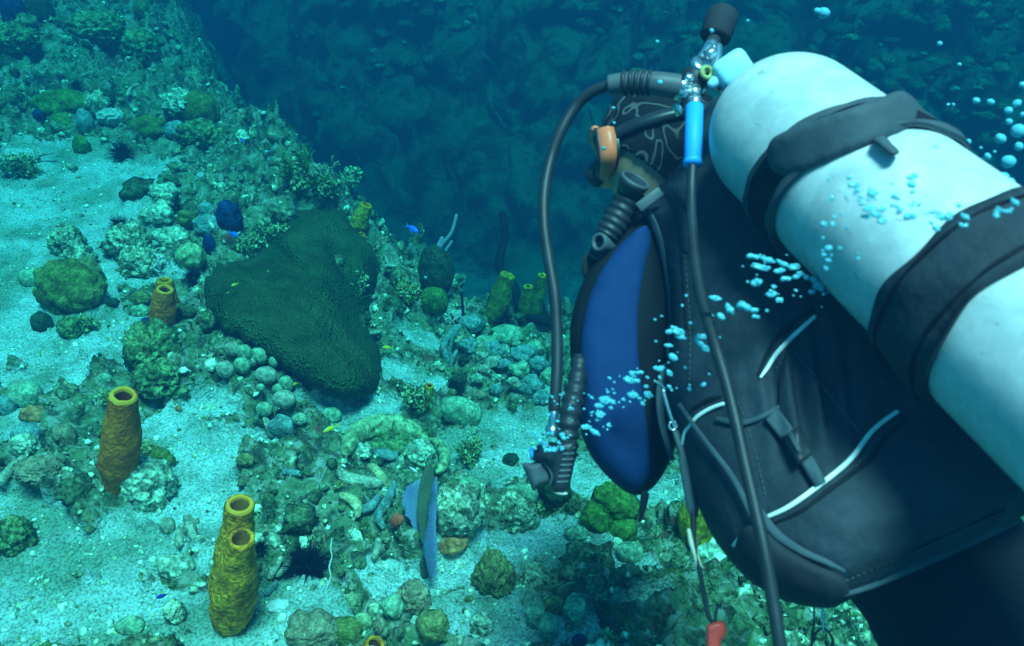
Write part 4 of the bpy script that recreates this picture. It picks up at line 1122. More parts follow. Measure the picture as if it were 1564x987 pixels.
# ------------------------------------------------------------------ loose growth nobody could count
def visible_cover(n, seed, xr=(-3.6, 2.0), yr=(.45, 7.5), nearbias=1.6):
    rg = np.random.default_rng(seed)
    u = rg.random(n)
    y = yr[0] + (yr[1] - yr[0]) * u ** nearbias
    half = .35 + y * .85
    x = rg.uniform(-1, 1, n) * half
    x = np.clip(x, *xr)
    return x, y
def scatter_blobs(name, n, seed, size, mat, label, sandmax=.5, sandmin=-1, squash=.7, nsub=1, tint=(.55, .26), yfar=6.8, margin=-.25, sinkf=.15, stretch=1.0):
    rg = np.random.default_rng(seed)
    x, y = visible_cover(n * 3, seed, yr=(.45, yfar))
    m = sand_amount(x, y); s = edge_s(x, y)
    cl = vnoise(x * 3.1, y * 3.1, x * 0 + seed, seed + 2)
    ok = (m <= sandmax) & (m >= sandmin) & (s > margin) & (cl > -.25)
    x, y = x[ok][:n], y[ok][:n]
    tv = [blob_np(nsub, amp=.6, freq=1.5, seed=seed * 31 + k, ridged=.7, fine=.12 if nsub > 2 else 0) for k in range(14)]
    VV, TT, FF, base = [], [], [], 0
    for a, b in zip(x, y):
        h = BV.ray_cast(Vector((a, b, .5)), Vector((0, 0, -1)))
        if h[0] is None: continue
        sz = rg.uniform(*size) * (.6 + rg.random() ** 3 * 1.3) * (1 + .25 * max(b - 2, 0))
        v, f = tv[rg.integers(14)]
        R = Matrix.Rotation(rg.uniform(0, 6.28), 3, 'Z') @ Matrix.Rotation(rg.uniform(-.7, .7), 3, 'X') @ Matrix.Rotation(rg.uniform(-.7, .7), 3, 'Y')
        v2 = (v * np.array([rg.uniform(.7, 1.3) * stretch, 1, squash * rg.uniform(.6, 1.3)]) * sz) @ np.array(R).T
        VV.append(v2 + np.array(h[0]) + np.array([0, 0, sz * sinkf]))
        TT.append(np.full(len(v2), np.clip(rg.normal(*tint), 0, 1)))
        FF.append(np.array(f) + base); base += len(v2)
    V = np.vstack(VV); Fq = np.vstack(FF)
    me = bpy.data.meshes.new(name)
    me.vertices.add(len(V)); me.vertices.foreach_set('co', V.astype(np.float32).ravel())
    me.loops.add(len(Fq) * 3); me.loops.foreach_set('vertex_index', Fq.astype(np.int32).ravel())
    me.polygons.add(len(Fq)); me.polygons.foreach_set('loop_start', np.arange(0, len(Fq) * 3, 3, dtype=np.int32))
    me.polygons.foreach_set('use_smooth', np.ones(len(Fq), bool))
    at = me.attributes.new('tint', 'FLOAT', 'POINT'); at.data.foreach_set('value', np.concatenate(TT).astype(np.float32))
    me.materials.append(M[mat]); me.update(calc_edges=True)
    o = bpy.data.objects.new(name, me); col.objects.link(o)
    return tag(o, label, None, None, 'stuff')
scatter_blobs('coral_rubble', 9500, 3, (.0045, .012), 'rubble', 'broken coral rubble and knobs covering the reef', nsub=1)
scatter_blobs('reef_lumps', 520, 4, (.016, .028), 'rubble', 'fist sized crusted lumps packed over the reef', nsub=3, tint=(.42, .2), squash=.8)
scatter_blobs('sand_rubble', 5200, 5, (.0022, .006), 'rubble', 'small shell and coral bits on the sand', sandmax=2, sandmin=.35, tint=(.78, .2), yfar=4.5)
def scatter_turf(name, n, seed, size, label, sandmax=.55):
    rg = np.random.default_rng(seed)
    x, y = visible_cover(n * 3, seed)
    m = sand_amount(x, y); s = edge_s(x, y)
    cl = vnoise(x * 4.3, y * 4.3, x * 0 + seed, seed + 2)
    ok = (m <= sandmax) & (s > -.3) & (cl > -.15)
    x, y, cl = x[ok][:n], y[ok][:n], cl[ok][:n]
    V, T, F = [], [], []
    for a, b, c in zip(x, y, cl):
        h = BV.ray_cast(Vector((a, b, .5)), Vector((0, 0, -1)))
        if h[0] is None: continue
        p = np.array(h[0]); sc_ = (1 + .25 * max(b - 2, 0)); t0 = np.clip(rg.normal(.4 + c * .4, .2), 0, 1)
        for k in range(6):
            u = rg.normal(size=3) * np.array([1, 1, .4]) + np.array([0, 0, 1.0]); u /= np.linalg.norm(u)
            w = np.cross(u, rg.normal(size=3)); w /= np.linalg.norm(w)
            L = rg.uniform(*size) * sc_; q = p + rg.normal(size=3) * L * .35
            i = len(V)
            V += [q - w * L * .10, q + w * L * .10, q + u * L * .6 + w * L * .22, q + u * L, q + u * L * .6 - w * L * .22]
            F.append((i, i + 1, i + 2, i + 3, i + 4)); T += [t0] * 5
    o = put(name, V, F, M['turf'], None, (0, 0, 0), smooth=False, attrs={'tint': T})
    return tag(o, label, None, None, 'stuff')
scatter_turf('turf_algae', 15000, 8, (.005, .013), 'short brown green algae turf carpeting the reef')
# loose lumps and ledges over the far wall and down the drop-off, too many and too dim to count
def far_lumps(n, seed):
    rg = np.random.default_rng(seed)
    BF = BVHTree.FromPolygons(FV.tolist(), FQ.tolist())
    tv = [blob_np(2, amp=.6, freq=1.5, seed=900 + k, ridged=.8, fine=.2) for k in range(8)]
    VV, TT, FF, base = [], [], [], 0
    for _ in range(n):
        px, py = (rg.uniform(560, 1600), rg.uniform(-60, 260)) if rg.random() < .85 else (rg.uniform(220, 700), rg.uniform(-60, 330))
        h = BF.ray_cast(Vector((0, 0, 0)), Vector(ray(px, py)).normalized())
        if h[0] is None or h[0].z < FLOOR + .35: continue
        if vnoise(np.array([h[0].x * .9]), np.array([h[0].y * .9]), np.array([3.3]), 5)[0] < .02: continue
        sz = rg.uniform(.015, .06) * (.5 + rg.random() ** 2)
        v, f = tv[rg.integers(8)]
        v2 = v * np.array([rg.uniform(.8, 1.8), 1, rg.uniform(.5, 1.0)]) * sz
        VV.append(v2 + np.array(h[0]) + np.array([rg.normal() * .05, -sz * .2, 0])); TT.append(np.full(len(v2), np.clip(rg.normal(.30, .18), 0, 1)))
        FF += (np.array(f) + base).tolist(); base += len(v2)
    o = put('far_reef_growth', np.vstack(VV), FF, M['rubble'], None, (0, 0, 0), attrs={'tint': np.concatenate(TT)})
    tag(o, 'dim coral heads and ledges on the far reef wall', None, None, 'stuff')
far_lumps(900, 5)
# ------------------------------------------------------------------ diver materials
M['vest'] = mk('vest_fabric', [(.016, .022, .030), (.023, .032, .042), (.032, .042, .054)], 14, .75, 'noise', 34, .8, .006, spec=.35, speck=.12)
M['vest2'] = mk('vest_webbing', [(.045, .062, .075), (.062, .085, .10)], 30, .7, 'noise', 500, .4, .001, spec=.35)
M['vestdark'] = mk('vest_black', [(.006, .007, .010), (.010, .012, .015)], 12, .8, 'noise', 300, .3, .001, spec=.2)
M['neo'] = mk('neoprene', [(.006, .008, .012), (.010, .012, .018)], 12, .85, 'noise', 300, .2, .001, spec=.2)
M['bluepanel'] = mk('blue_panel', [(.005, .026, .10), (.009, .036, .135)], 8, .8, 'noise', 400, .3, .001, spec=.2)
M['pocket'] = mk('worn_pocket', [(.022, .024, .030), (.036, .034, .038), (.020, .026, .034)], 12, .8, 'noise', 300, .3, .001)
M['tank'] = mk('tank_paint', [(.30, .38, .39), (.48, .54, .54), (.57, .62, .62), (.66, .70, .70)], 9, .40, 'noise', 60, .15, .0012, spec=.4, distort=1.6, pos=[.25, .42, .55, .7], speck=.08, scuff=.55)
M['rubber'] = mk('hose_rubber', [(.012, .015, .019), (.022, .026, .032)], 30, .5, 'noise', 260, .2, .0008, spec=.5)
M['plastic'] = mk('black_plastic', [(.018, .020, .025), (.03, .032, .038)], 20, .4, 'noise', 200, .15, .0008, spec=.5)
M['grey'] = mk('grey_plastic', [(.07, .08, .09), (.10, .11, .12)], 20, .5, 'noise', 200, .15, .0008, spec=.4)
M['cyan'] = mk('blue_sleeve', [(.02, .32, .85), (.03, .38, .92)], 20, .5, 'noise', 200, .15, .0008, spec=.3)
M['knob'] = mk('pale_blue_knob', [(.35, .72, .85), (.42, .80, .90)], 20, .4, 'noise', 150, .1, .0008, spec=.4)
M['chrome'] = mk('chrome', [(.60, .62, .62), (.72, .74, .74)], 20, .22, None, metal=.95, spec=.5)
M['orange_frame'] = mk('mask_orange', [(1.0, .17, .06), (1.0, .22, .09)], 20, .4, None, spec=.4)
M['redclip'] = mk('red_clip', [(.90, .05, .03), (.98, .08, .05)], 20, .4, None, spec=.4)
M['piping'] = mk('reflective_piping', [(.82, .84, .80), (.9, .92, .88)], 20, .35, None, spec=.5)
M['cord'] = mk('cream_cord', [(.62, .60, .42), (.75, .72, .52)], 40, .8, 'noise', 300, .4, .001)
M['skin'] = mk('skin', [(.46, .27, .17), (.52, .31, .20)], 8, .55, 'noise', 300, .1, .0006, spec=.35)
M['olivering'] = mk('olive_ring', [(.30, .36, .12), (.38, .42, .16)], 20, .5, None)
M['lens'] = mk('lens_glass', [(.8, .9, .9)], 5, .03, None, trans=1.0, ior=1.15)
M['hair'] = mk('hair_black', [(.012, .010, .009), (.02, .017, .015)], 40, .6, 'noise', 300, .5, .002)
def swirl():
    m = mk('bandana_print', [(.008, .008, .012)], 5, .8, None)
    N, L = m.node_tree.nodes, m.node_tree.links
    b = N['Principled BSDF']
    tc = N.new('ShaderNodeTexCoord'); t = N.new('ShaderNodeTexNoise'); t.inputs['Scale'].default_value = 13; t.inputs['Detail'].default_value = .5; t.inputs['Distortion'].default_value = 2.2
    L.new(tc.outputs['Object'], t.inputs['Vector'])
    s = N.new('ShaderNodeMath'); s.operation = 'MULTIPLY'; s.inputs[1].default_value = 17; L.new(t.outputs[0], s.inputs[0])
    s2 = N.new('ShaderNodeMath'); s2.operation = 'SINE'; L.new(s.outputs[0], s2.inputs[0])
    r = N.new('ShaderNodeValToRGB'); e = r.color_ramp.elements
    e[0].position = .84; e[0].color = (.008, .008, .012, 1); e[1].position = 1.0; e[1].color = (.10, .10, .095, 1)
    L.new(s2.outputs[0], r.inputs[0]); L.new(r.outputs[0], b.inputs['Base Color'])
    return m
M['bandana'] = swirl()

# ------------------------------------------------------------------ the diver
def K(x, y, d): return RIGHT * x + UP * y + FWD * d
def unit(a): a = np.asarray(a, float); return a / np.linalg.norm(a)
TA = P(1205, 205, .92)                                   # shoulder of the tank
TD = unit(K(.32, -.64, -.70))                            # along the tank towards the hips
def skin_mesh(nodes, edges, root, subdiv=2):
    """nodes {name: (point, radius)}; grows one continuous surface"""
    names = list(nodes)
    me = bpy.data.meshes.new('tmp')
    me.from_pydata([tuple(nodes[n][0]) for n in names], [(names.index(a), names.index(b)) for a, b in edges], [])
    o = bpy.data.objects.new('tmp', me); col.objects.link(o)
    mo = o.modifiers.new('s', 'SKIN'); mo.use_smooth_shade = True
    sv = me.skin_vertices[0].data
    for i, n in enumerate(names):
        r = nodes[n][1]; sv[i].radius = (r, r) if np.isscalar(r) else r
        sv[i].use_root = (n == root)
    su = o.modifiers.new('u', 'SUBSURF'); su.levels = subdiv
    dg = bpy.context.evaluated_depsgraph_get()
    ev = o.evaluated_get(dg).to_mesh()
    V = np.array([v.co[:] for v in ev.vertices]); F = [list(p.vertices) for p in ev.polygons]
    o.evaluated_get(dg).to_mesh_clear()
    bpy.data.objects.remove(o)
    return V, F
def remesh(V, F, vox, smooth=0):
    me = make_mesh('tmp', V, F)
    o = bpy.data.objects.new('tmp', me); col.objects.link(o)
    r = o.modifiers.new('r', 'REMESH'); r.mode = 'VOXEL'; r.voxel_size = vox
    if smooth:
        s = o.modifiers.new('s', 'SMOOTH'); s.iterations = smooth; s.factor = .5
    dg = bpy.context.evaluated_depsgraph_get()
    ev = o.evaluated_get(dg).to_mesh()
    V = np.array([v.co[:] for v in ev.vertices]); F = [list(p.vertices) for p in ev.polygons]
    o.evaluated_get(dg).to_mesh_clear()
    bpy.data.objects.remove(o)
    return V, F
HC = P(1012, 226, 1.29)
HF = unit(K(-.975, -.12, .16)); HU = unit(K(-.12, .98, .16)); HU = unit(HU - HF * np.dot(HU, HF)); HL = np.cross(HU, HF)
def head_shape(grow=0.0, n=5):
    v, f = ico(n)
    x, y, z = v[:, 0], v[:, 1], v[:, 2]          # x face, y left, z up
    px, py, pz = x * .095, y * .077, z * .117
    # skull behind is round, jaw is narrower and shorter
    low = sstep(-.1, -.95, z)
    py = py * (1 - .28 * low)
    px = np.where(x < 0, px * (1 - .42 * low), px * (1 - .05 * low))
    def bump(cx, cy, cz, s, h):
        return h * np.exp(-(((x - cx) / s) ** 2 + ((y - cy) / s) ** 2 + ((z - cz) / s) ** 2))
    g = bump(.97, 0, -.10, .13, .022) + bump(.99, 0, -.22, .12, .012) + bump(.93, .0, .18, .25, .004) + bump(.86, 0, -.52, .16, .007) + bump(.78, 0, -.62, .15, .004) + bump(.72, 0, -.82, .22, .008)
    px = px + g
    e = bump(.90, .32, .05, .16, -.008) + bump(.90, -.32, .05, .16, -.008)
    px = px + e
    if grow:
        px, py, pz = px + x * grow, py + y * grow, pz + z * grow
    return np.stack([px, py, pz], 1), f
def HW(L): return HC + np.outer(L[:, 0], HF) + np.outer(L[:, 1], HL) + np.outer(L[:, 2], HU)
def HP(a, b, c): return HC + HF * a + HL * b + HU * c
n_ = {
 'pelvis': (P(1480, 900, .96), .12), 'belly': (P(1330, 745, 1.01), .105), 'chest': (P(1150, 540, 1.06), .12), 'top': (P(1080, 430, 1.22), .10), 'neckb': (P(1035, 345, 1.24), .058), 'neck': (HP(-.025, 0, -.12), .056), 'skull': (HP(-.02, 0, -.03), .055),
 'ls': (K(.200, .085, 1.17), .055), 'le': (K(.205, -.145, 1.20), .042), 'lw': (K(.318, -.075, 1.29), .030), 'lp': (K(.365, -.045, 1.335), .034),
 'rs': (K(.330, .04, 1.22), .062), 're': (K(.480, -.150, 1.35), .045), 'rw': (K(.400, -.080, 1.42), .030), 'rp': (K(.360, -.040, 1.44), .034),
 'lh': (K(.490, -.300, .90), .10), 'lk': (K(.575, -.640, .66), .065), 'la': (K(.620, -.930, .28), .042), 'lf': (K(.650, -1.10, .22), .036),
 'rh': (K(.560, -.350, 1.02), .10), 'rk': (K(.650, -.680, .76), .065), 'ra': (K(.740, -.990, .42), .042), 'rf': (K(.770, -1.16, .36), .036)}
e_ = [('pelvis', 'belly'), ('belly', 'chest'), ('chest', 'top'), ('top', 'neckb'), ('neckb', 'neck'), ('neck', 'skull'), ('top', 'ls'), ('ls', 'le'), ('le', 'lw'), ('lw', 'lp'), ('top', 'rs'), ('rs', 're'), ('re', 'rw'), ('rw', 'rp'),
      ('pelvis', 'lh'), ('lh', 'lk'), ('lk', 'la'), ('la', 'lf'), ('pelvis', 'rh'), ('rh', 'rk'), ('rk', 'ra'), ('ra', 'rf')]
bodyV, bodyF = skin_mesh(n_, e_, 'pelvis')
parts = [(bodyV, bodyF), (lambda h: (HW(h[0]), h[1]))(head_shape())]
# ears
for sgn in (1, -1):
    v, f = ico(3)
    v = v * .8
    parts.append((HW(v * np.array([.013, .006, .024]) + np.array([-.004, sgn * .070, -.028])), f))
# hands: five separate curled fingers each
def hand(palm, wrist, side):
    ax = unit(palm - wrist); up_ = unit(np.cross(ax, FWD)); nr = np.cross(ax, up_)
    out = []
    for k, (L, off) in enumerate([(.070, -.026), (.078, -.009), (.073, .009), (.058, .026)]):
        p0 = palm + ax * .020 + up_ * off
        p1 = p0 + ax * L * .45 + nr * .004; p2 = p1 + ax * L * .30 + nr * .014 * side; p3 = p2 + ax * L * .18 + nr * .020 * side
        pt, rr = rounded([p0, p1, p2, p3], [.0092, .0085, .0078, .0068], 3)
        out.append(tube(pt, rr, 8))
    p0 = palm - ax * .012 - up_ * .026; p1 = p0 + ax * .02 - up_ * .026; p2 = p1 + ax * .028 - up_ * .008
    pt, rr = rounded([p0, p1, p2], [.012, .010, .008], 3); out.append(tube(pt, rr, 8))
    return out
parts += hand(n_['lp'][0], n_['lw'][0], 1) + hand(n_['rp'][0], n_['rw'][0], 1)
bV, bF = join(parts)
bV, bF = remesh(bV, bF, .0045, 2)
diver = thing('person', P(1300, 700, .95), 'scuba diver in black wetsuit and patterned head scarf, seen from behind, looking left', 'person')
put('body', bV, bF, M['skin'], diver)
_me = make_mesh('tmp', bV, bF); _nr = np.array([v.normal[:] for v in _me.vertices])     # the suit follows the body a few millimetres off the skin
_keep = (np.linalg.norm(bV - HC, axis=1) > .155)
for q, w_ in (('lp', 'lw'), ('rp', 'rw')):
    _keep &= ((bV - n_[w_][0]) @ unit(n_[q][0] - n_[w_][0]) < .0) | (np.linalg.norm(bV - n_[w_][0], axis=1) > .17)
_f = [f for f in bF if all(_keep[i] for i in f)]
_ed = set((f[i], f[(i + 1) % len(f)]) for f in _f for i in range(len(f))); _n = len(bV)
_f2 = _f + [[i + _n for i in f[::-1]] for f in _f] + [[b, a, a + _n, b + _n] for a, b in _ed if (b, a) not in _ed]
put('wetsuit', np.vstack([bV + _nr * .006, bV + _nr * .002]), _f2, M['neo'], diver)
bpy.data.meshes.remove(_me)
# head scarf
hv, hf = head_shape(.007, 6)
ok = hv[:, 2] > -.078 + .95 * hv[:, 0]
inner, _ = head_shape(.001, 6)
F1 = [f for f in hf if all(ok[i] for i in f)]
nv = len(hv)
cnt = set((f[i], f[(i + 1) % 3]) for f in F1 for i in range(3))
F2 = F1 + [[i + nv for i in f[::-1]] for f in F1] + [[b, a, a + nv, b + nv] for a, b in cnt if (b, a) not in cnt]
hv2 = hv * (1 + .03 * vnoise(hv[:, 0] * 40, hv[:, 1] * 40, hv[:, 2] * 40, 5))[:, None]
put('head_scarf', HW(np.vstack([hv2, inner])), F2, M['bandana'], diver)
# a few locks of hair under the scarf, at the nape and before the ear
hp = []
rg = random.Random(5)
for k in range(46):
    a = rg.uniform(-.088, -.035); s = rg.choice([1, -1]); 
    yy = s * .074 * math.sqrt(max(0, 1 - (a / .10) ** 2)) 
    zz = -.075 + .9 * a
    p0 = HP(a, yy, zz); p1 = HP(a - .006, yy * 1.06, zz - .016); p2 = HP(a - .004 + rg.uniform(-.008, .008), yy * 1.0, zz - rg.uniform(.025, .045))
    hp.append(tube([p0, p1, p2], [.0035, .003, .0008], 5))
V, F = join(hp); put('hair', V, F, M['hair'], diver)['kind'] = 'stuff'
# eyes behind the mask
for s in (1, -1):
    v, f = ico(3); put('eye', HW(v * .012 + np.array([.080, s * .031, .006])), f, M['piping'], diver)
# mask
def rrect(a, hl, hu, n=40, p=3.2, cz=-.002, droop=0.0):
    out = []
    for k in range(n):
        t = 2 * math.pi * k / n
        c, s = math.cos(t), math.sin(t)
        y = hl * math.copysign(abs(c) ** (2 / p), c); z = hu * math.copysign(abs(s) ** (2 / p), s)
        wrap = -.014 * (abs(y) / .08) ** 2
        out.append(HP(a + wrap, y, cz + z - droop * max(0, 1 - abs(y) / .03) * (s < 0)))
    return out
mask = put('mask_skirt', *(lambda rs: (np.array(sum(rs, [])), [[i * 40 + k, i * 40 + (k + 1) % 40, (i + 1) * 40 + (k + 1) % 40, (i + 1) * 40 + k] for i in range(len(rs) - 1) for k in range(40)]))(
    [rrect(.078, .070, .034), rrect(.095, .073, .038), rrect(.102, .072, .037), rrect(.107, .068, .034), rrect(.107, .058, .026), rrect(.100, .056, .025), rrect(.085, .058, .030)]), M['plastic'], diver)
ring = rrect(.109, .069, .035); ring2 = ring + ring[:1]
V, F = tube(ring2 + [ring[1]], .0045, 10, caps=False); put('mask_rim', V, F, M['plastic'], mask)
low = [ring[k % 40] for k in range(5, 17)]
V, F = tube(*rounded(low, [.0070] * len(low), 3), 10); put('mask_frame', V, F, M['orange_frame'], mask)
# moulded orange lower shell of the mask
_o = [rrect(.084, .0745, .0385), rrect(.094, .0775, .0410), rrect(.104, .0765, .0405), rrect(.111, .0725, .0375)]
_i = [rrect(.111, .0660, .0320), rrect(.098, .0720, .0360), rrect(.084, .0720, .0360)]
_ks = [k % 40 for k in range(17, 44)]
V = [r[k] for r in _o + _i for k in _ks]; w_ = len(_ks); m_ = len(_o + _i)
F = [[i * w_ + k, i * w_ + k + 1, ((i + 1) % m_) * w_ + k + 1, ((i + 1) % m_) * w_ + k] for i in range(m_) for k in range(w_ - 1)]
F += [[i * w_ for i in range(m_)][::-1], [i * w_ + w_ - 1 for i in range(m_)]]
put('mask_frame', V, F, M['orange_frame'], mask)
lr = rrect(.110, .062, .029)
V = np.array(lr + [p - HF * .004 for p in lr]); F = [list(range(40)), list(range(79, 39, -1))] + [[k, 40 + k, 40 + (k + 1) % 40, (k + 1) % 40] for k in range(40)]
put('lens', V, F, M['lens'], mask)
V, F = tube(*rounded([HP(.104, 0, -.010), HP(.120, 0, -.028), HP(.112, 0, -.038)], [.010, .014, .012], 4), 14); put('nose_pocket', V, F, M['plastic'], mask)
sV_, sF_ = [], []
ns = 60
for k in range(ns + 1):
    a = math.radians(38 + (322 - 38) * k / ns)
    cx, cy = .108 * math.cos(a), .088 * math.sin(a)
    zc = .018 + .012 * math.cos(a) * -1
    w = .009 + .010 * sstep(.25, .5, np.array(k / ns if k / ns < .5 else 1 - k / ns))
    for dz, gr in ((-w, .0), (w, .0), (w, .004), (-w, .004)):
        sV_.append(HP(cx * (1 + gr / .1), cy * (1 + gr / .1), zc + dz))
for k in range(ns):
    for q in range(4):
        sF_.append([k * 4 + q, k * 4 + (q + 1) % 4, (k + 1) * 4 + (q + 1) % 4, (k + 1) * 4 + q])
sF_ += [[0, 1, 2, 3], [ns * 4 + 3, ns * 4 + 2, ns * 4 + 1, ns * 4]]
put('mask_strap', sV_, sF_, M['plastic'], mask)

# ------------------------------------------------------------------ scuba tank
R_T = .09
tank = thing('scuba_tank', TA + TD * .5, 'pale blue white scuba tank strapped to the diver, dotted with bubbles', 'scuba tank')
prof = [(-.0895, .012), (-.0885, .018)] + [(-.09 * math.cos(a), max(.09 * math.sin(a), .02)) for a in np.linspace(.28, math.pi / 2, 18)] + [(s, .09) for s in np.linspace(.02, .57, 24)] + [(.585, .086), (.60, .075), (.605, .02)]
V, F = lathe(TA, TD, prof, 72, cap1=True)
tankV, tankF = V, F
put('cylinder', V, F, M['tank'], tank)
tb = bvh_of(V, F)
V, F = lathe(TA, TD, [(-.125, .013), (-.122, .016), (-.088, .017), (-.084, .020)], 24, cap0=True); put('neck', V, F, M['chrome'], tank)
VB = TA - TD * .125
# band shells round the tank
TT, T1, T2 = frame(TD)
TE = K(.70, .71, 0)
def shell(s0, s1, off, thick, wav=0.0, seed=0, a0=0, a1=360, tilt=0.0, n=96, ns_=8):
    V, F = [], []
    m = ns_ + 1
    for layer in (off + thick, off):
        for i in range(m):
            u = i / ns_
            for k in range(n + 1):
                a = math.radians(a0 + (a1 - a0) * k / n)
                edge = wav * math.sin(a * 3 + seed) + wav * .6 * math.sin(a * 7 + seed * 2)
                s = s0 + (s1 - s0) * u + (edge if u > .5 else -edge) * abs(u - .5) * 2 + tilt * float(np.dot(T1 * math.cos(a) + T2 * math.sin(a), TE))
                bulge = .002 * math.sin(math.pi * u)
                r = R_T + layer + bulge + .0012 * math.sin(a * 9 + u * 5 + seed)
                V.append(TA + TD * s + r * (T1 * math.cos(a) + T2 * math.sin(a)))
    W = n + 1
    for L in range(2):
        b0 = L * m * W
        for i in range(m - 1):
            for k in range(n):
                q = [b0 + i * W + k, b0 + i * W + k + 1, b0 + (i + 1) * W + k + 1, b0 + (i + 1) * W + k]
                F.append(q if L else q[::-1])
    for i in (0, m - 1):
        for k in range(n):
            F.append([i * W + k, i * W + k + 1, m * W + i * W + k + 1, m * W + i * W + k])
    for k in (0, n):
        for i in range(m - 1):
            F.append([i * W + k, (i + 1) * W + k, m * W + (i + 1) * W + k, m * W + i * W + k])
    return np.array(V), F
V, F = shell(.098, .140, .001, .004, .002, 1, tilt=.030)
put('tank_band', V, F, M['vestdark'], tank)
for s, se in ((.097, 1), (.142, 3)):
    V, F = shell(s - .004, s + .004, .002, .0045, .001, se, ns_=3, tilt=.030); put('band_edge', V, F, M['vest2'], tank)
V, F = shell(.282, .352, .001, .005, .0030, 2); low_band = put('tank_band', V, F, M['vest'], tank)
V, F = shell(.292, .295, .006, .0020, 0, 2, ns_=2); put('seam', V, F, M['vestdark'], low_band)
V, F = shell(.339, .342, .006, .0020, 0, 2, ns_=2); put('seam', V, F, M['vestdark'], low_band)
# rounded strap tail standing off the tank
def tank_depth(x, y, off):
    h = cast(tb, x, y)
    if h is None:
        return None
    return float(np.dot(h[0], FWD)) - off
def flap_d(x, y):
    # cylinder surface continued beyond its outline
    t = ((x - 1170) * 260 + (y - 235) * -95) / (260 ** 2 + 95 ** 2)
    c = tank_depth(min(max(1175 + 235 * t, 1160), 1400), 240 - 85 * t, 0)
    if c is None: c = .80
    return c - .014 - .004 * math.sin(3 * t)
fl_o = [(1171, 232), (1178, 214), (1192, 204), (1230, 188), (1290, 168), (1340, 151), (1372, 139), (1392, 146), (1412, 168), (1430, 184), (1404, 196), (1350, 214), (1300, 232), (1250, 252), (1212, 268), (1190, 268), (1176, 256)]
V, F = pillow(fl_o, flap_d, .004, rpx=8, step=9, noise=.002, nfreq=20, seed=2)
put('strap_tail', V, F, M['vest2'], tank)
V, F = pillow([(1334, 214), (1350, 207), (1362, 219), (1374, 232), (1362, 238), (1348, 228)], lambda x, y: (tank_depth(x, y, .012) or .8), .004, rpx=6, step=5)
put('buckle', V, F, M['vest2'], tank)
V, F = pillow([(1418, 184), (1440, 186), (1462, 196), (1474, 212), (1462, 224), (1440, 214), (1424, 200)], lambda x, y: .80, .006, rpx=8, step=6, noise=.003, nfreq=40)
put('strap_end', V, F, M['pocket'], tank)

# valve and first stage
reg = thing('regulator', P(1078, 110, 1.01), 'chrome first stage regulator on the tank valve with its hoses', 'regulator')
V, F = rbox(P(1108, 122, 1.0), (TD, T1, T2), (.020, .014, .014), .5); put('valve', V, F, M['chrome'], tank)
kx = unit(K(.80, .52, -.15)); ky = unit(np.cross(kx, FWD)); kz = np.cross(kx, ky)
V, F = rbox(P(1118, 107, .985), (kx, ky, kz), (.0225, .0185, .0185), .55); kn = put('valve_knob', V, F, M['knob'], tank)
V, F = tube(*rounded([P(1100, 118, .985), P(1088, 128, .985)], [.010, .007], 3), 14); put('valve_stem', V, F, M['knob'], tank)
ry = unit(P(1100, 40, 1.03) - P(1045, 155, 1.0))
def seg(a, b, r, mat, name, n=20, parent=None, bev=.15):
    a, b = np.asarray(a), np.asarray(b); L = np.linalg.norm(b - a); bv = r * bev
    V, F = lathe(a, b - a, [(0, r - bv), (bv, r), (L - bv, r), (L, r - bv)], n, cap0=True, cap1=True)
    return put(name, V, F, M[mat], parent or reg)
seg(P(1091, 60, 1.04), P(1106, 18, 1.05), .0205, 'pocket', 'yoke_screw', 24, bev=.2)
seg(P(1080, 84, 1.02), P(1091, 60, 1.035), .009, 'chrome', 'screw_shaft')
for ox_ in (-13, 13):
    V, F = tube(*rounded(catmull([P(1090 + ox_ * .5, 72, 1.02), P(1082 + ox_, 92, 1.01), P(1070 + ox_, 118, 1.0), P(1060 + ox_, 140, 1.0)], 4), .006, 3), 10); put('yoke', V, F, M['chrome'], reg)
seg(P(1066, 108, 1.0), P(1050, 150, 1.01), .018, 'rubber', 'first_stage_body', 28)
seg(P(1074, 96, .99), P(1066, 108, 1.0), .014, 'chrome', 'collar', 28)
V, F = lathe(P(1077, 112, .985), -FWD * 1 + RIGHT * .3, [(0, .0045), (0, .0085), (.003, .0095), (.006, .0085), (.006, .0045), (0, .0045)], 24); put('port_ring', V, F, M['olivering'], reg)
seg(P(1032, 138, .99), P(1050, 143, .99), .012, 'chrome', 'swivel')
seg(P(1060, 132, .99), P(1060, 152, .985), .0085, 'chrome', 'hose_fitting')
seg(P(1061, 150, .983), P(1061, 166, .98), .0105, 'chrome', 'hose_nut', 6)
seg(P(1034, 158, 1.0), P(1042, 176, 1.0), .007, 'chrome', 'port_plug')
for x_, y_, x2, y2, r_ in ((1078, 86, 1092, 78, .0075), (1046, 118, 1058, 124, .0075), (1040, 126, 1046, 138, .009), (1054, 140, 1066, 146, .010)):
    seg(P(x_, y_, .985), P(x2, y2, .985), r_, 'chrome', 'port_plug', 6 if r_ < .008 else 20)
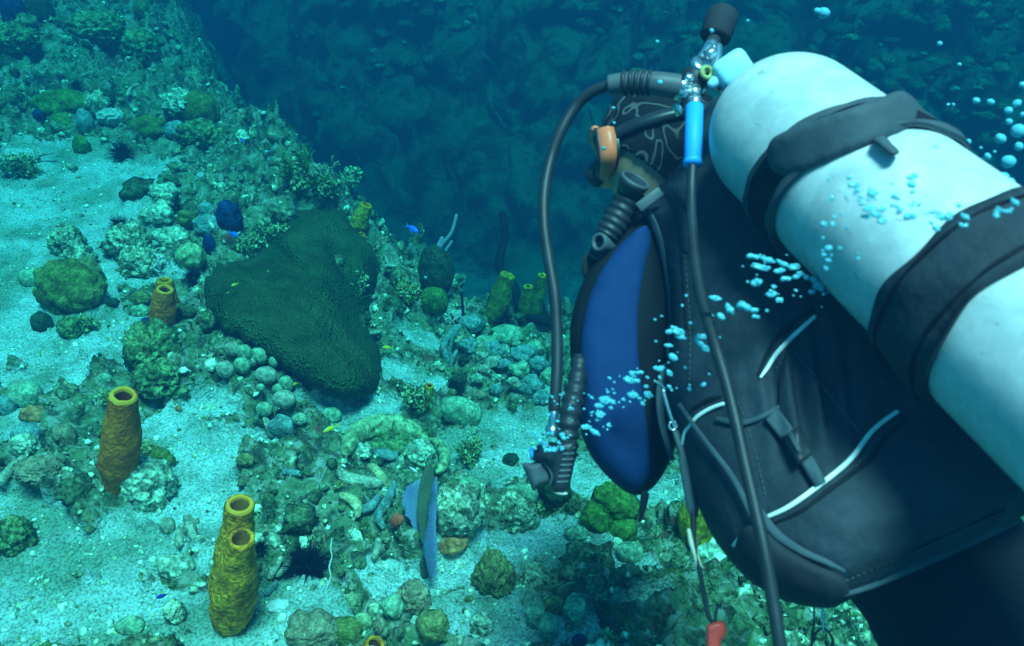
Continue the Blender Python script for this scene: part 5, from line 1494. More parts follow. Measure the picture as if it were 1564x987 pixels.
# left hose
sl = catmull([P(1036, 133, .99), P(1005, 128, .99), (P(968, 126, 1.0)), P(930, 130, 1.01)], 8)
V, F = tube(sl, [.0155 - .003 * i / (len(sl) - 1) for i in range(len(sl))], 20); gs = put('hose_sleeve', V, F, M['grey'], reg)
for k in range(5):
    i = 10 + k * 2
    V, F = lathe(sl[i], sl[i + 1] - sl[i], [(0, .0135), (.0015, .0160), (.0045, .0160), (.006, .0135)], 20); put('rib', V, F, M['rubber'], gs)
V, F = tube(*rounded(catmull([P(932, 130, 1.01), P(905, 140, 1.02), P(880, 162, 1.03), P(858, 198, 1.03), P(842, 240, 1.03), P(832, 290, 1.02), P(831, 340, 1.01), P(838, 395, 1.0), P(847, 450, .99), (P(851, 520, .98)), P(850, 580, .97), P(846, 625, .965)], 10), [.0073] * 111, 2), 14)
put('hose', V, F, M['rubber'], reg)
# right hose with blue sleeve
seg(P(1061, 160, .98), P(1058, 250, .955), .0108, 'cyan', 'blue_sleeve', 28, bev=.25)
seg(P(1058, 244, .957), P(1058, 254, .953), .0115, 'cyan', 'sleeve_lip', 28, bev=.3)
hose_pts = [(1058, 246, .955), (1056, 290, .945), (1057, 340, .92), (1062, 400, .88), (1073, 460, .84), (1090, 520, .80), (1108, 580, .775), (1124, 645, .755), (1138, 710, .74), (1153, 775, .725), (1168, 845, .71), (1180, 915, .70), (1192, 990, .69), (1204, 1080, .69)]
HPTS = catmull([P(*q) for q in hose_pts], 8)
V, F = tube(HPTS, .0060, 14); put('hose', V, F, M['rubber'], reg)

# ------------------------------------------------------------------ buoyancy vest
def dv(x, y): return 1.475 - .000225 * x - .00042 * y
VO = [(1092, 150), (1066, 185), (1052, 225), (1030, 262), (1006, 286), (976, 316), (968, 330), (990, 352), (1008, 395), (1018, 440), (1023, 490), (1018, 545), (1014, 600), (1024, 660), (1045, 720), (1068, 780), (1092, 826), (1120, 862),
      (1150, 890), (1200, 915), (1262, 926), (1295, 912), (1380, 872), (1470, 832), (1545, 795), (1610, 770), (1640, 735), (1590, 620), (1490, 470), (1400, 350), (1300, 245), (1200, 175), (1140, 148)]
def fold(V):
    return .010 * vnoise(V[:, 0] * 6, V[:, 1] * 6, V[:, 2] * 3, 3) + .006 * (1 - 2 * np.abs(vnoise(V[:, 0] * 12 + 3, V[:, 1] * 12, V[:, 2] * 4, 4)))
V, F = pillow(VO, dv, .105, rpx=150, step=6.5, noise=0, seed=3)
du = unit(FWD); V = V - np.outer(fold(V) + .0022 * (1 - 2 * np.abs(vnoise(V[:, 0] * 30, V[:, 1] * 18, V[:, 2] * 30, 14))), du)
# vertical gathers below the upper piping, as in slack cloth
for i, v_ in enumerate(V):
    x_, y_, d_ = to_px(v_)
    wgt = math.exp(-((x_ - 1235) / 70) ** 2 - ((y_ - 600) / 90) ** 2)
    V[i] = v_ - FWD * .010 * wgt * math.sin((x_ - .15 * y_) / 6.5)
vest = thing('buoyancy_vest', P(1200, 600, .9), 'black scuba buoyancy vest with white piping and a blue side pocket', 'dive vest')
put('vest_body', V, F, M['vest'], vest)
vb = bvh_of(V, F)
def on(b, x, y, off=.002, fb=None):
    h = cast(b, x, y)
    if h is None:
        return P(x, y, (fb if fb is not None else dv(x, y)) - off)
    p = h[0]; return p * (1 - off / np.linalg.norm(p))
def strip(name, pts, w, mat, b=None, off=.002, flat=.35, parent=None, fb=None, dens=8, sides=10):
    q = catmull([np.array(p, float) for p in pts], dens)
    W = [on(b or vb, a[0], a[1], off, fb) for a in q]
    for _ in range(3):
        W = [W[0]] + [(W[i - 1] + 2 * W[i] + W[i + 1]) / 4 for i in range(1, len(W) - 1)] + [W[-1]]
    ws = [float(np.interp(i / (len(W) - 1), np.linspace(0, 1, len(w)), w)) for i in range(len(W))] if not np.isscalar(w) else [w] * len(W)
    rr = [ws[i] * depth(W[i]) / FPX / 2 for i in range(len(W))]
    pp, rr = rounded(W, rr, 3)
    V, F = tube(pp, rr, sides, flat=flat, up=-W[0] / np.linalg.norm(W[0]))
    return put(name, V, F, M[mat], parent or vest)
# blue lined side pocket (left lobe)
def dw(x, y): return 1.075 - .00012 * (y - 500)
WO = [(977, 322), (945, 352), (908, 398), (886, 440), (872, 490), (871, 540), (878, 600), (888, 660), (905, 700), (935, 735), (968, 756), (996, 746), (1018, 715), (1034, 670), (1034, 610), (1028, 540), (1030, 470), (1018, 400), (996, 345)]
V, F = pillow(WO, dw, .045, rpx=45, step=8, noise=.004, nfreq=9, seed=7)
wing = put('side_lobe', V, F, M['vestdark'], vest); wb = bvh_of(V, F)
PO = [(988, 344), (955, 366), (922, 408), (902, 450), (890, 500), (885, 560), (887, 620), (894, 676), (914, 712), (944, 741), (974, 750), (992, 722), (990, 668), (981, 590), (974, 530), (975, 470), (984, 410), (994, 370)]
V, F = pillow(PO, lambda x, y: depth(on(wb, x, y, .004, dw(x, y) - .01)), .003, rpx=12, step=8, noise=.0015, nfreq=25, seed=3)
put('blue_panel', V, F, M['bluepanel'], wing)
strip('edge_band', [(970, 318), (985, 322), (1000, 345), (1012, 385), (1020, 430), (1024, 480), (1020, 540)], [16, 18, 17, 15, 13, 12, 10], 'vest2', off=.004)
strip('shoulder_seam', [(1033, 290), (1040, 360), (1046, 430), (1050, 500)], 5, 'vestdark', off=.001)
strip('edge_band', [(1016, 560), (1008, 600), (1012, 650), (1026, 700)], [10, 14, 12, 8], 'vest2', off=.004)
# lower pocket lobe
LO = [(1135, 806), (1122, 840), (1130, 866), (1160, 892), (1205, 914), (1262, 926), (1296, 910), (1285, 880), (1240, 860), (1195, 832), (1165, 806)]
V, F = pillow(LO, lambda x, y: depth(on(vb, x, y, .004, dv(x, y) - .04)), .009, rpx=20, step=8, noise=.003, nfreq=14, seed=8)
put('lower_pocket', V, F, M['pocket'], vest)
strip('hem_band', [(1285, 908), (1330, 893), (1400, 862), (1470, 830), (1548, 794)], [8, 14, 17, 18, 18], 'vest2', off=.003)
strip('hem_seam', [(1300, 880), (1370, 852), (1450, 815), (1535, 778)], 3.5, 'vestdark', off=.001)
strip('pocket_strap', [(1160, 780), (1185, 815), (1225, 842), (1262, 858), (1290, 872)], [12, 15, 12, 9, 4], 'vest2', off=.008)
# white piping
PG = None
for pts, w in [([(1244, 484), (1212, 513), (1186, 540), (1172, 562), (1162, 576)], [6, 7, 7, 6, 3]),
               ([(1370, 629), (1332, 658), (1298, 703), (1250, 742), (1205, 774), (1173, 789)], [6.5, 7, 7.5, 7.5, 7, 6]),
               ([(1104, 617), (1085, 624), (1064, 637), (1052, 652)], [6, 6, 6, 5]), ([(1052, 652), (1045, 662), (1041, 682)], [5, 5, 4]),
               ([(1148, 806), (1132, 818), (1120, 834)], [5, 6, 5])]:
    strip('piping', pts, w, 'piping', off=.0045, flat=.5)
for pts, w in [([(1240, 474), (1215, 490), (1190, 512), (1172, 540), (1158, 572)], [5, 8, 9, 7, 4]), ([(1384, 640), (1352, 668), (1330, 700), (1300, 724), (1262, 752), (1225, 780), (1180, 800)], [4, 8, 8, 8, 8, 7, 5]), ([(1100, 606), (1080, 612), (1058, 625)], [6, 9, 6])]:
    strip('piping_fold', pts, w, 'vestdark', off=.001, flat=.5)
# folds and straps
def stitches(pts, off=.0008, L=4, gap=4):
    q = catmull([np.array(p, float) for p in pts], 30); out = []; acc = 0.0; i0 = 0
    for i in range(1, len(q)):
        acc += np.hypot(*(q[i] - q[i - 1]))
        if acc >= L:
            a, b_ = on(vb, q[i0][0], q[i0][1], off), on(vb, q[i][0], q[i][1], off)
            out.append(tube([a, (a + b_) / 2 * .9995, b_], .00055, 5)); acc = -gap; 
        if acc <= 0: i0 = i
    V, F = join(out); put('stitching', V, F, M['grey'], vest)['kind'] = 'stuff'
stitches([(1254, 494), (1222, 522), (1196, 548), (1182, 570)])
stitches([(1376, 642), (1338, 672), (1306, 714), (1256, 754), (1210, 786)])
stitches([(1290, 888), (1380, 850), (1460, 815), (1530, 782)])
stitches([(1036, 300), (1043, 370), (1050, 440), (1054, 520), (1052, 600)])
stitches([(1080, 560), (1120, 600), (1150, 680), (1170, 760)])
strip('strap', [(1038, 618), (1060, 650), (1090, 690), (1120, 730), (1150, 790)], [7, 7, 8, 9, 10], 'vest2', off=.010)
strip('strap', [(1096, 640), (1130, 646), (1160, 638), (1188, 622)], [8, 9, 8, 6], 'vest2', off=.006)
strip('seam_line', [(1212, 535), (1245, 575), (1280, 620), (1312, 660)], 1.6, 'grey', off=.0012)
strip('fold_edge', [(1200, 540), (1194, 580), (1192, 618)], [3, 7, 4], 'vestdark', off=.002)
def quad_part(name, pts, th, mat, off, parent=None, rp=5, b=None):
    V, F = pillow(pts, lambda x, y: depth(on(b or vb, x, y, off)), th, rpx=rp, step=5, smooth_out=False)
    return put(name, V, F, M[mat], parent or vest)
bk = quad_part('release_buckle', [(1195, 668), (1222, 650), (1243, 690), (1218, 712)], .006, 'plastic', .010)
quad_part('buckle_strap', [(1168, 640), (1187, 622), (1212, 655), (1194, 672)], .003, 'vest2', .006)
quad_part('buckle_prong', [(1202, 664), (1209, 659), (1226, 688), (1219, 693)], .003, 'vest2', .018, bk, 3)
quad_part('buckle_strap', [(1222, 706), (1240, 694), (1262, 735), (1245, 745)], .003, 'vest2', .004)
# shoulder inflator elbow with ribbed hose
SD = thing('corrugated_hose', P(940, 330, 1.06), 'ribbed elbow hose with a round dump valve on the left shoulder of the vest', 'hose') if False else vest
def corr(pts, r, name, mat, pitch=7, amp=.18, parent=None, sides=18):
    q = catmull([P(*p) for p in pts], 14)
    n = len(q)
    rr = [float(np.interp(i / (n - 1), np.linspace(0, 1, len(r)), r)) * (1 + amp * (1 if (i // (pitch // 2)) % 2 else -1) * .5) for i in range(n)]
    V, F = tube(q, rr, sides); return put(name, V, F, M[mat], parent or vest)
V, F = lathe(P(966, 282, 1.045), unit(K(.42, .75, -.50)), [(-.016, .010), (-.008, .017), (0, .0200), (.004, .0208), (.007, .0200), (.008, .016), (.0055, .0145), (.0055, .002)], 36, cap1=True); dmp = put('dump_valve', V, F, M['plastic'], vest)
V, F = lathe(P(966, 282, 1.045), unit(K(.42, .75, -.50)), [(.0065, .0203), (.0085, .0198), (.0092, .0182), (.0078, .0172)], 36); put('valve_rim', V, F, M['grey'], dmp)
corr([(966, 292, 1.06), (952, 318, 1.06), (938, 342, 1.06), (926, 362, 1.06)], [.020, .018, .018, .016], 'ribbed_elbow', 'rubber', 6, .10)
V, F = rbox(P(992, 305, 1.035), (unit(K(.8, .6, 0)), unit(K(-.6, .8, 0)), FWD), (.019, .007, .004), .5); put('webbing_tab', V, F, M['grey'], vest)
V, F = lathe(P(915, 370, 1.05), unit(K(-.7, .05, -.7)), [(-.02, .012), (0, .013), (.002, .012), (.002, .008), (-.004, .008)], 24); put('hose_ring', V, F, M['grey'], vest)
corr([(932, 356, 1.07), (922, 375, 1.07), (912, 395, 1.075)], [.017, .015, .014], 'ribbed_hose', 'rubber', 4, .12)
V, F = pillow([(893, 390), (915, 382), (925, 396), (905, 410), (893, 425), (888, 408)], lambda x, y: 1.09, .006, rpx=8, step=5); put('strap_end', V, F, M['pocket'], vest)
strip('shoulder_strap', [(1008, 290), (1025, 300), (1040, 330), (1048, 380)], [20, 26, 24, 16], 'vest', off=.002)

# hanging power inflator
inf = thing('power_inflator', P(855, 700, .97), 'black ribbed power inflator with blue button hanging beside the blue panel', 'inflator')
corr([(886, 545, 1.03), (880, 590, 1.01), (871, 630, .99), (866, 670, .985), (864, 700, .98)], [.010, .0125, .0135, .014, .0145], 'corrugated_hose', 'rubber', 6, .20, inf)
IO = [(816, 682), (842, 676), (872, 672), (882, 676), (878, 705), (868, 748), (856, 754), (843, 750), (841, 732), (836, 716), (822, 706), (812, 702)]
V, F = pillow(IO, lambda x, y: .975, .014, rpx=12, step=4.5, seed=3); ib = put('inflator_body', V, F, M['plastic'], inf); ibb = bvh_of(V, F)
for k in range(7):
    y_ = 684 + k * 8.6; x0 = 876 - k * 1.9
    a, b_ = on(ibb, x0 - 13, y_ + 1, .001, .965), on(ibb, x0 + 2, y_, .001, .97)
    V, F = tube(*rounded([a, b_], .0016, 2), 8); put('grip_rib', V, F, M['grey'], ib)
MO = [(798, 709), (812, 707), (826, 703), (836, 712), (842, 727), (838, 738), (824, 743), (814, 750), (808, 734)]
V, F = pillow(MO, lambda x, y: .978, .010, rpx=10, step=4.5); put('mouthpiece', V, F, M['grey'], inf)
W = catmull([P(829, 706, .962), P(838, 716, .961), P(843, 728, .961), (P(840, 740, .962))], 5)
V, F = tube(*rounded(W, .0016, 2), 8); put('mouthpiece_rim', V, F, M['vest2'], inf)
seg(P(809, 694, .972), P(816, 693, .972), .0085, 'cyan', 'button', 20, inf, .3)
seg(P(856, 749, .972), P(855, 755, .972), .0095, 'piping', 'end_ring', 20, inf, .3)
seg(P(847, 618, .966), P(844, 652, .962), .0062, 'chrome', 'hose_coupling', 16, inf)
seg(P(844, 650, .962), P(843, 668, .960), .0085, 'chrome', 'coupling_sleeve', 16, inf, .3)

# clips, cords and strap hanging from the vest
gear = thing('clip_lanyard', P(1060, 800, .88), 'black strap with cream cord and red clip dangling under the vest', 'strap')
def gd(y): return .93 - .00018 * (y - 560)
def gseg(pts, w, mat, name, sides=10, flat=1.0, n=6):
    W = catmull([P(x, y, gd(y)) for x, y in pts], n)
    rr = [float(np.interp(i / (len(W) - 1), np.linspace(0, 1, len(w)), w)) * gd(700) / FPX / 2 for i in range(len(W))]
    V, F = tube(*rounded(W, rr, 3), sides, flat=flat); return put(name, V, F, M[mat], gear)
gseg([(1013, 596), (1018, 615), (1026, 640), (1032, 655)], [6, 7, 6, 5], 'chrome', 'snap_hook')
gseg([(1000, 582), (1008, 586), (1016, 594)], [5, 4, 3], 'chrome', 'hook_arm')
gseg([(1024, 645), (1022, 652), (1028, 657), (1034, 652), (1030, 644)], [4, 4, 4, 4, 4], 'chrome', 'ring')
gseg([(1033, 662), (1040, 680), (1046, 700)], [12, 15, 14], 'grey', 'swivel_clip', flat=.5)
gseg([(1044, 700), (1050, 730), (1058, 775), (1060, 785)], [17, 20, 19, 14], 'vest2', 'strap', flat=.4)
gseg([(1058, 780), (1060, 815), (1064, 850), (1072, 890), (1082, 940), (1092, 952)], [10, 8, 7, 7, 7, 6], 'rubber', 'cord')
gseg([(1052, 810), (1056, 830), (1062, 850), (1066, 868)], [6, 8, 7, 4], 'cord', 'cord_wrap')
gseg([(1062, 818), (1063, 840), (1068, 860), (1075, 868)], [5, 7, 6, 2], 'cord', 'cord_wrap')
gseg([(1097, 925), (1092, 945), (1100, 952)], [4, 4, 3], 'rubber', 'cord')
V, F = pillow([(1079, 955), (1096, 948), (1106, 950), (1111, 962), (1107, 975), (1102, 978), (1100, 1010), (1077, 1010)], lambda x, y: .862, .009, rpx=7, step=5, smooth_out=False); rc = put('red_clip', V, F, M['redclip'], gear)
V, F = tube(*rounded([P(1087, 964, .851), P(1090, 963, .851)], .0022, 2), 8); put('screw', V, F, M['plastic'], rc)
V, F = tube(catmull([P(1098, 826, .88), P(1092, 812, .88), P(1093, 798, .88), P(1099, 795, .88), P(1103, 805, .88), P(1104, 822, .88)], 5), .0022, 8); put('metal_loop', V, F, M['chrome'], vest)
# small weights under the hem
for k, (pts, w, m_) in enumerate([([(1256, 925), (1257, 945), (1257, 965)], [4, 6, 5], 'chrome'), ([(1243, 925), (1243, 950), (1240, 985)], [3, 4, 4], 'rubber'), ([(1252, 960), (1242, 975), (1240, 1000), (1262, 1005), (1272, 980), (1262, 962), (1252, 960)], [4, 5, 5, 5, 5, 4, 4], 'rubber')]):
    W = catmull([P(x, y, .86) for x, y in pts], 5)
    V, F = tube(W, [float(np.interp(i / (len(W) - 1), np.linspace(0, 1, len(w)), w)) * .86 / FPX / 2 for i in range(len(W))], 8)
    put('hanging_clip', V, F, M[m_], vest)
strip('knife_strap', [(985, 756), (982, 775), (978, 795)], [14, 11, 6], 'vestdark', fb=.98, off=0)

# ------------------------------------------------------------------ bubbles
def bubble_mat():
    m = bpy.data.materials.new('bubble'); m.use_nodes = True
    N, L = m.node_tree.nodes, m.node_tree.links
    b = N['Principled BSDF']; b.inputs['Base Color'].default_value = (.20, .85, 1.0, 1); b.inputs['Roughness'].default_value = .06
    b.inputs['Transmission Weight'].default_value = .48; b.inputs['IOR'].default_value = 1.25; b.inputs['Specular IOR Level'].default_value = 1.0
    return m
M['bubble'] = bubble_mat()
bub_mesh = []
for k in range(6):
    v, f = blob_np(3, amp=.55 if k else .10, freq=1.1, seed=60 + k)
    bub_mesh.append(make_mesh('bubble', v, f, M['bubble']))
rb = random.Random(21); BUBS = []; BOX = {}
def bubble(x, y, r, d, label, group, el=1.0, ang=0.0, k=None):
    o = bpy.data.objects.new('bubble', bub_mesh[rb.randrange(6) if k is None else k]); col.objects.link(o)
    o.location = Vector(P(x, y, d)); s = r * d / FPX
    o.rotation_mode = 'QUATERNION'
    o.rotation_quaternion = cam.rotation_euler.to_quaternion() @ Matrix.Rotation(math.radians(ang), 3, 'Z').to_quaternion()
    s *= .82; o.scale = (s * el, s, s)
    if group:
        bx = BOX.setdefault(group, [x, y, x, y]); 
        BUBS.append((o, x, y, r, label, group)); BOX[group] = [min(bx[0], x), min(bx[1], y), max(bx[2], x), max(bx[3], y)]
    tag(o, label, 'bubble', group)
def cluster(n, box, rr, d, label, group, el=(1, 1.9), ang=(-40, 10), diag=None):
    for _ in range(n):
        u = rb.random(); v = rb.random()
        x = box[0] + (box[2] - box[0]) * u; y = box[1] + (box[3] - box[1]) * (v if diag is None else min(1, max(0, diag(u) + (v - .5) * .4)))
        bubble(x, y, rr[0] + (rr[1] - rr[0]) * rb.random() ** 2.2, d + rb.uniform(-.02, .02), label, group, rb.uniform(*el), rb.uniform(*ang))
for x, y, r, el, a in [(1150, 392, 5, 2.2, -10), (1172, 397, 6, 2.0, -15), (1160, 408, 5.5, 2.6, -12), (1196, 403, 5, 2.4, -25), (1212, 408, 6, 1.6, 10), (1222, 418, 5, 1.3, 0), (1190, 414, 5.5, 1.6, 15), (1200, 426, 5, 1.8, 0),
                       (1155, 432, 8, 1.1, 30), (1178, 450, 6, 1.6, 0), (1190, 458, 5, 1.3, 0), (1232, 424, 5, 1.4, -30), (1243, 428, 6, 1.5, -30), (1252, 438, 8, 1.3, -40), (1240, 446, 5, 1.4, 0), (1216, 423, 5, 1.5, 10), (1182, 438, 4, 1.2, 0),
                       (1092, 456, 5, 2.2, -15), (1114, 472, 7, 1.4, -50), (1101, 484, 6.5, 1.4, -40), (1136, 468, 8, 1.5, -25), (1152, 474, 5, 1.4, 0), (1154, 484, 4.5, 1.5, -10),
                       (1034, 506, 7, 1.7, -20), (1022, 507, 5, 1.5, 10), (1039, 515, 5, 1.8, -10), (1070, 514, 5, 2.0, 0), (1068, 524, 6, 1.8, -45), (1076, 532, 6, 1.6, -50), (1021, 528, 4, 1.7, 0), (1028, 546, 7, 1.4, -35), (1008, 563, 5, 1.5, 10), (1022, 570, 5, 1.4, -60)]:
    bubble(x, y, r, .80 if x > 1085 else .86, 'bright cyan bubble in the diagonal stream rising across the black vest', 'bubbles crossing the black vest', el, a)
L2 = 'small bubble in the diagonal stream rising across the black vest'
cluster(26, (1000, 480, 1110, 600), (1.5, 4), .86, L2, 'small bubbles crossing the black vest', (1, 1.3))
cluster(24, (1130, 385, 1265, 480), (1.5, 4), .78, L2, 'small bubbles crossing the black vest', (1, 1.3))
L3 = 'small bubble drifting in front of the pale tank'
cluster(30, (1255, 270, 1335, 415), (2, 5.5), .62, L3, 'bubbles in front of the tank', (1, 1.5))
cluster(26, (1300, 265, 1400, 345), (2.5, 6.5), .60, L3, 'bubbles in front of the tank', (1, 1.9), (-15, 15))
cluster(16, (1400, 310, 1475, 350), (3, 6), .60, L3, 'bubbles in front of the tank', (1, 1.6))
cluster(7, (1520, 305, 1550, 330), (3, 6), .58, L3, 'bubbles in front of the tank', (1, 1.6))
L4 = 'bubble floating in front of the blue side panel'
cluster(26, (925, 560, 990, 625), (1.6, 4.5), .93, L4, 'bubbles in front of the blue panel', (1, 1.3))
for x, y, r, el in [(967, 572, 6, 1.4), (960, 580, 6, 1.6), (972, 582, 5, 1.2), (966, 604, 6, 1.6), (990, 603, 7, 1.2), (924, 612, 8, 1.4), (915, 620, 6, 1.2), (935, 614, 5, 1.2), (917, 633, 7, 1.2), (895, 652, 5, 1.8), (908, 660, 5, 2.0)]:
    bubble(x, y, r, .93, L4, 'bubbles in front of the blue panel', el, rb.uniform(-40, 10))
cluster(20, (888, 600, 940, 665), (1.4, 4), .93, L4, 'bubbles in front of the blue panel', (1, 1.4))
L5 = 'bubble escaping from the inflator coupling'
cluster(34, (815, 660, 862, 688), (1.8, 5), .94, L5, 'bubbles round the inflator', (1, 1.3))
cluster(22, (832, 600, 884, 672), (1.4, 4), .94, L5, 'bubbles round the inflator', (1, 1.3))
L6 = 'round bubble in the open water right of the tank'
for x, y, r in [(1491, 154, 6), (1513, 156, 6), (1540, 169, 7), (1553, 158, 7), (1541, 186, 6), (1555, 200, 13), (1528, 212, 9), (1556, 224, 8), (1540, 247, 12), (1530, 272, 11), (1543, 278, 8), (1480, 238, 5), (1491, 247, 6), (1508, 239, 6), (1507, 260, 7), (1478, 217, 6), (1465, 236, 4.5), (1562, 130, 6), (1448, 160, 3), (1456, 160, 3), (1562, 175, 5), (1519, 232, 3), (1498, 226, 3)]:
    bubble(x, y, r, .95, L6, 'bubbles right of the tank', rb.uniform(1, 1.25), rb.uniform(-50, 50), 0)
for x, y, r, d, lab in [(1258, 20, 10, 1.2, 'largest lone bubble near the top edge above the tank'), (1248, 17, 6, 1.2, 'smaller bubble stuck to the left of the largest lone bubble'), (1435, 67, 5, 1.3, 'faint bubble above the tank towards the top right corner'), (1465, 99, 4, 1.3, 'faint bubble just above the tank strap end'),
                        (1142, 32, 3, 1.4, 'tiny bubble right of the yoke screw'), (1087, 47, 4, .9, 'bubble in front of the yoke screw'), (1004, 64, 3.5, 1.2, 'tiny bubble in open water left of the regulator'), (1008, 126, 5, .95, 'bubble on the grey hose sleeve'), (937, 165, 3, 1.1, 'tiny bubble at the front of the head scarf'), (938, 188, 3, 1.1, 'tiny bubble low on the head scarf'),
                        (922, 227, 4, 1.1, 'bubble beside the mask strap'), (1048, 452, 3, .85, 'tiny bubble above the stream, left of the black hose'), (1042, 467, 3, .85, 'second tiny bubble above the stream, left of the black hose'), (650, 424, 3, 3.0, 'tiny speck bubble over the canyon floor'), (407, 232, 3, 3.0, 'faint speck bubble over the dark canyon')]:
    bubble(x, y, r, d, lab, None, 1.2 if r > 8 else 1.05, -10, 0)

# say of every bubble how big it is and where in its cluster it sits
for o, x, y, r, lab, g_ in BUBS:
    b = BOX[g_]; u = (x - b[0]) / max(b[2] - b[0], 1); v = (y - b[1]) / max(b[3] - b[1], 1)
    sz = 'tiny' if r < 2.6 else 'small' if r < 4.2 else 'mid sized' if r < 6.2 else 'large'
    wh = ['far left', 'left', 'middle', 'right', 'far right'][min(4, int(u * 5))]; ht = ['top', 'upper', 'centre', 'lower', 'bottom'][min(4, int(v * 5))]
    core = {'bubbles crossing the black vest': 'cyan bubble in the stream over the black vest', 'small bubbles crossing the black vest': 'stray bubble by the stream over the black vest', 'bubbles in front of the tank': 'bubble before the pale tank',
            'bubbles in front of the blue panel': 'bubble before the blue side panel', 'bubbles round the inflator': 'bubble round the inflator coupling', 'bubbles right of the tank': 'round bubble in open water right of the tank'}[g_]
    o['label'] = '%s %s, %s %s' % (sz, core, ht, wh)

# ------------------------------------------------------------------ fish
def fish_mat(name, c1, c2, belly=None):
    return mk(name, [c1, c2], 30, .45, 'noise', 300, .2, .0005, spec=.5)
FM = {'blue': fish_mat('fish_blue', (.02, .12, .75), (.04, .22, .95)), 'yellow': fish_mat('fish_yellow', (.70, .55, .03), (.85, .70, .05)), 'white': fish_mat('fish_white', (.75, .78, .70), (.85, .86, .8)), 'dark': fish_mat('fish_dark', (.01, .02, .03), (.02, .03, .05)), 'ind': fish_mat('fish_indigo', (.03, .04, .35), (.05, .05, .5))}
def fish(hx, hy, tx_, ty_, h, d, cm, fm, label, stripe=None, group=None):
    a, b = P(hx, hy, d), P(tx_, ty_, d + .02)
    ax = unit(b - a); L = np.linalg.norm(b - a); up_ = unit(UP - ax * np.dot(UP, ax)); sd_ = np.cross(ax, up_)
    H = h * d / FPX / 2
    root = thing('fish', (a + b) / 2, label, 'fish', group)
    V, F = [], []
    pr = [(0, .02), (.04, .35), (.12, .72), (.25, .97), (.38, 1.0), (.55, .85), (.70, .58), (.80, .36), (.86, .28)]
    for s, r in pr:
        for k in range(14):
            t = 2 * math.pi * k / 14
            V.append(a + ax * s * L + up_ * math.cos(t) * r * H + sd_ * math.sin(t) * r * H * .45)
    for i in range(len(pr) - 1):
        for k in range(14): F.append([i * 14 + k, i * 14 + (k + 1) % 14, (i + 1) * 14 + (k + 1) % 14, (i + 1) * 14 + k])
    F.append(list(range(14))[::-1]); F.append([(len(pr) - 1) * 14 + k for k in range(14)])
    put('body', V, F, FM[cm], root)
    def fin(pts, name):
        W = [a + ax * s * L + up_ * u * H for s, u in pts]; t = sd_ * H * .06
        V = [w + t for w in W] + [w - t for w in W]; n = len(W)
        put(name, V, [list(range(n)), list(range(2 * n - 1, n - 1, -1))] + [[k, n + k, n + (k + 1) % n, (k + 1) % n] for k in range(n)], FM[fm], root, smooth=False)
    fin([(.84, .22), (1.04, 1.0), (.96, .0), (1.04, -1.0), (.84, -.22)], 'tail_fin')
    fin([(.22, .92), (.34, 1.4), (.60, 1.2), (.74, .5)], 'dorsal_fin')
    fin([(.45, -.9), (.56, -1.35), (.72, -.5)], 'anal_fin')
    for s in (1, -1):
        v, f = ico(2); put('eye', v * H * .17 + a + ax * .10 * L + up_ * H * .15 + sd_ * s * H * .24, f, FM['dark'], root)
    if stripe:
        V = [a + ax * s * L + up_ * u * H - sd_ * q * H for s, u, q in [(.05, .2, .30), (.35, .2, .47), (.85, .1, .2), (.85, -.1, .2), (.35, -.15, .47), (.05, 0, .30)]]
        V += [v + sd_ * H * .1 for v in V]
        put('stripe', V, [[0, 1, 2, 3, 4, 5], [11, 10, 9, 8, 7, 6]] + [[k, 6 + k, 6 + (k + 1) % 6, (k + 1) % 6] for k in range(6)], FM[stripe], root, smooth=False)
    return root
fish(639, 355, 621, 344, 8, 2.9, 'blue', 'blue', 'bright blue damselfish hovering over the dark canyon')
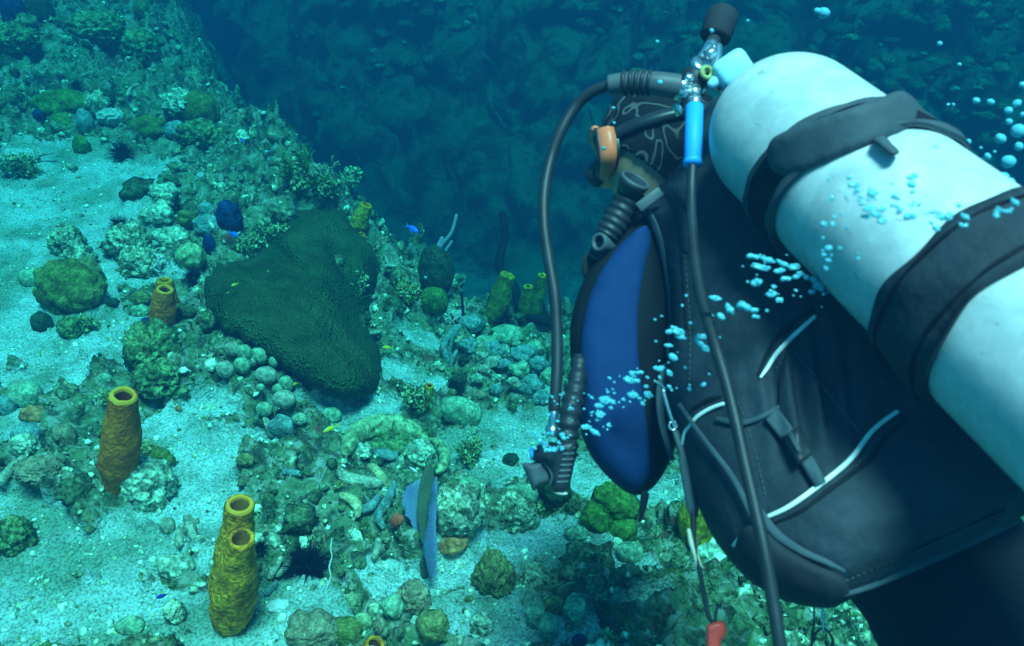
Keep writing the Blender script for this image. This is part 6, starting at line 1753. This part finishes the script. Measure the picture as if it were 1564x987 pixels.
fish(364, 361, 350, 355, 7, 3.0, 'blue', 'blue', 'bright blue damselfish beside the dark blue sponges')
fish(374, 217, 367, 212, 5, 3.8, 'blue', 'ind', 'tiny blue fish above the upper reef edge')
fish(493, 660, 517, 649, 6, 2.0, 'yellow', 'yellow', 'yellow wrasse over the sand below the star coral', 'dark')
fish(584, 530, 600, 532, 5, 2.6, 'yellow', 'yellow', 'yellow wrasse right of the star coral')
fish(353, 437, 364, 433, 4, 2.7, 'yellow', 'yellow', 'yellow wrasse in front of the left face of the star coral')
fish(447, 588, 455, 585, 4, 2.4, 'yellow', 'yellow', 'small yellow fish beside the lowest round domes')
fish(238, 913, 258, 907, 7, 1.65, 'ind', 'yellow', 'small yellow fish with a blue head over the lower left sand', 'yellow')
fish(638, 722, 622, 711, 5, 1.95, 'white', 'dark', 'slim white and black striped fish above the sea fan', 'dark')
fish(501, 518, 508, 503, 5, 2.5, 'dark', 'dark', 'dark slim fish in front of the star coral')
fish(346, 448, 350, 447, 3, 2.7, 'yellow', 'yellow', 'tiny yellow fry at the left of the star coral')
# ------------------------------------------------------------------ the water itself
b_ = bmesh.new(); bmesh.ops.create_cube(b_, size=2)
V = np.array([v.co[:] for v in b_.verts]) * np.array([10.2, 9.0, 3.0]) + np.array([0, 5.5, -2.6]); F = [[v.index for v in f.verts] for f in b_.faces]; b_.free()
M_W = bpy.data.materials.new('haze'); M_W.use_nodes = True
N_, L_ = M_W.node_tree.nodes, M_W.node_tree.links
N_.remove(N_['Principled BSDF'])
pv = N_.new('ShaderNodeVolumePrincipled')
pv.inputs['Color'].default_value = (0.004, 0.036, 0.078, 1)
pv.inputs['Absorption Color'].default_value = (0.0, 0.517, 0.565, 1)
pv.inputs['Density'].default_value = 0.58
pv.inputs['Anisotropy'].default_value = 0.1
L_.new(pv.outputs[0], N_['Material Output'].inputs['Volume'])
haze = put('haze', V, F, M_W, smooth=False, loc=(0, 5.5, -2.6))
tag(haze, 'blue green sea water that fades far things', kind='stuff')
for o in bpy.data.objects:
    if '_o' in o: del o['_o']
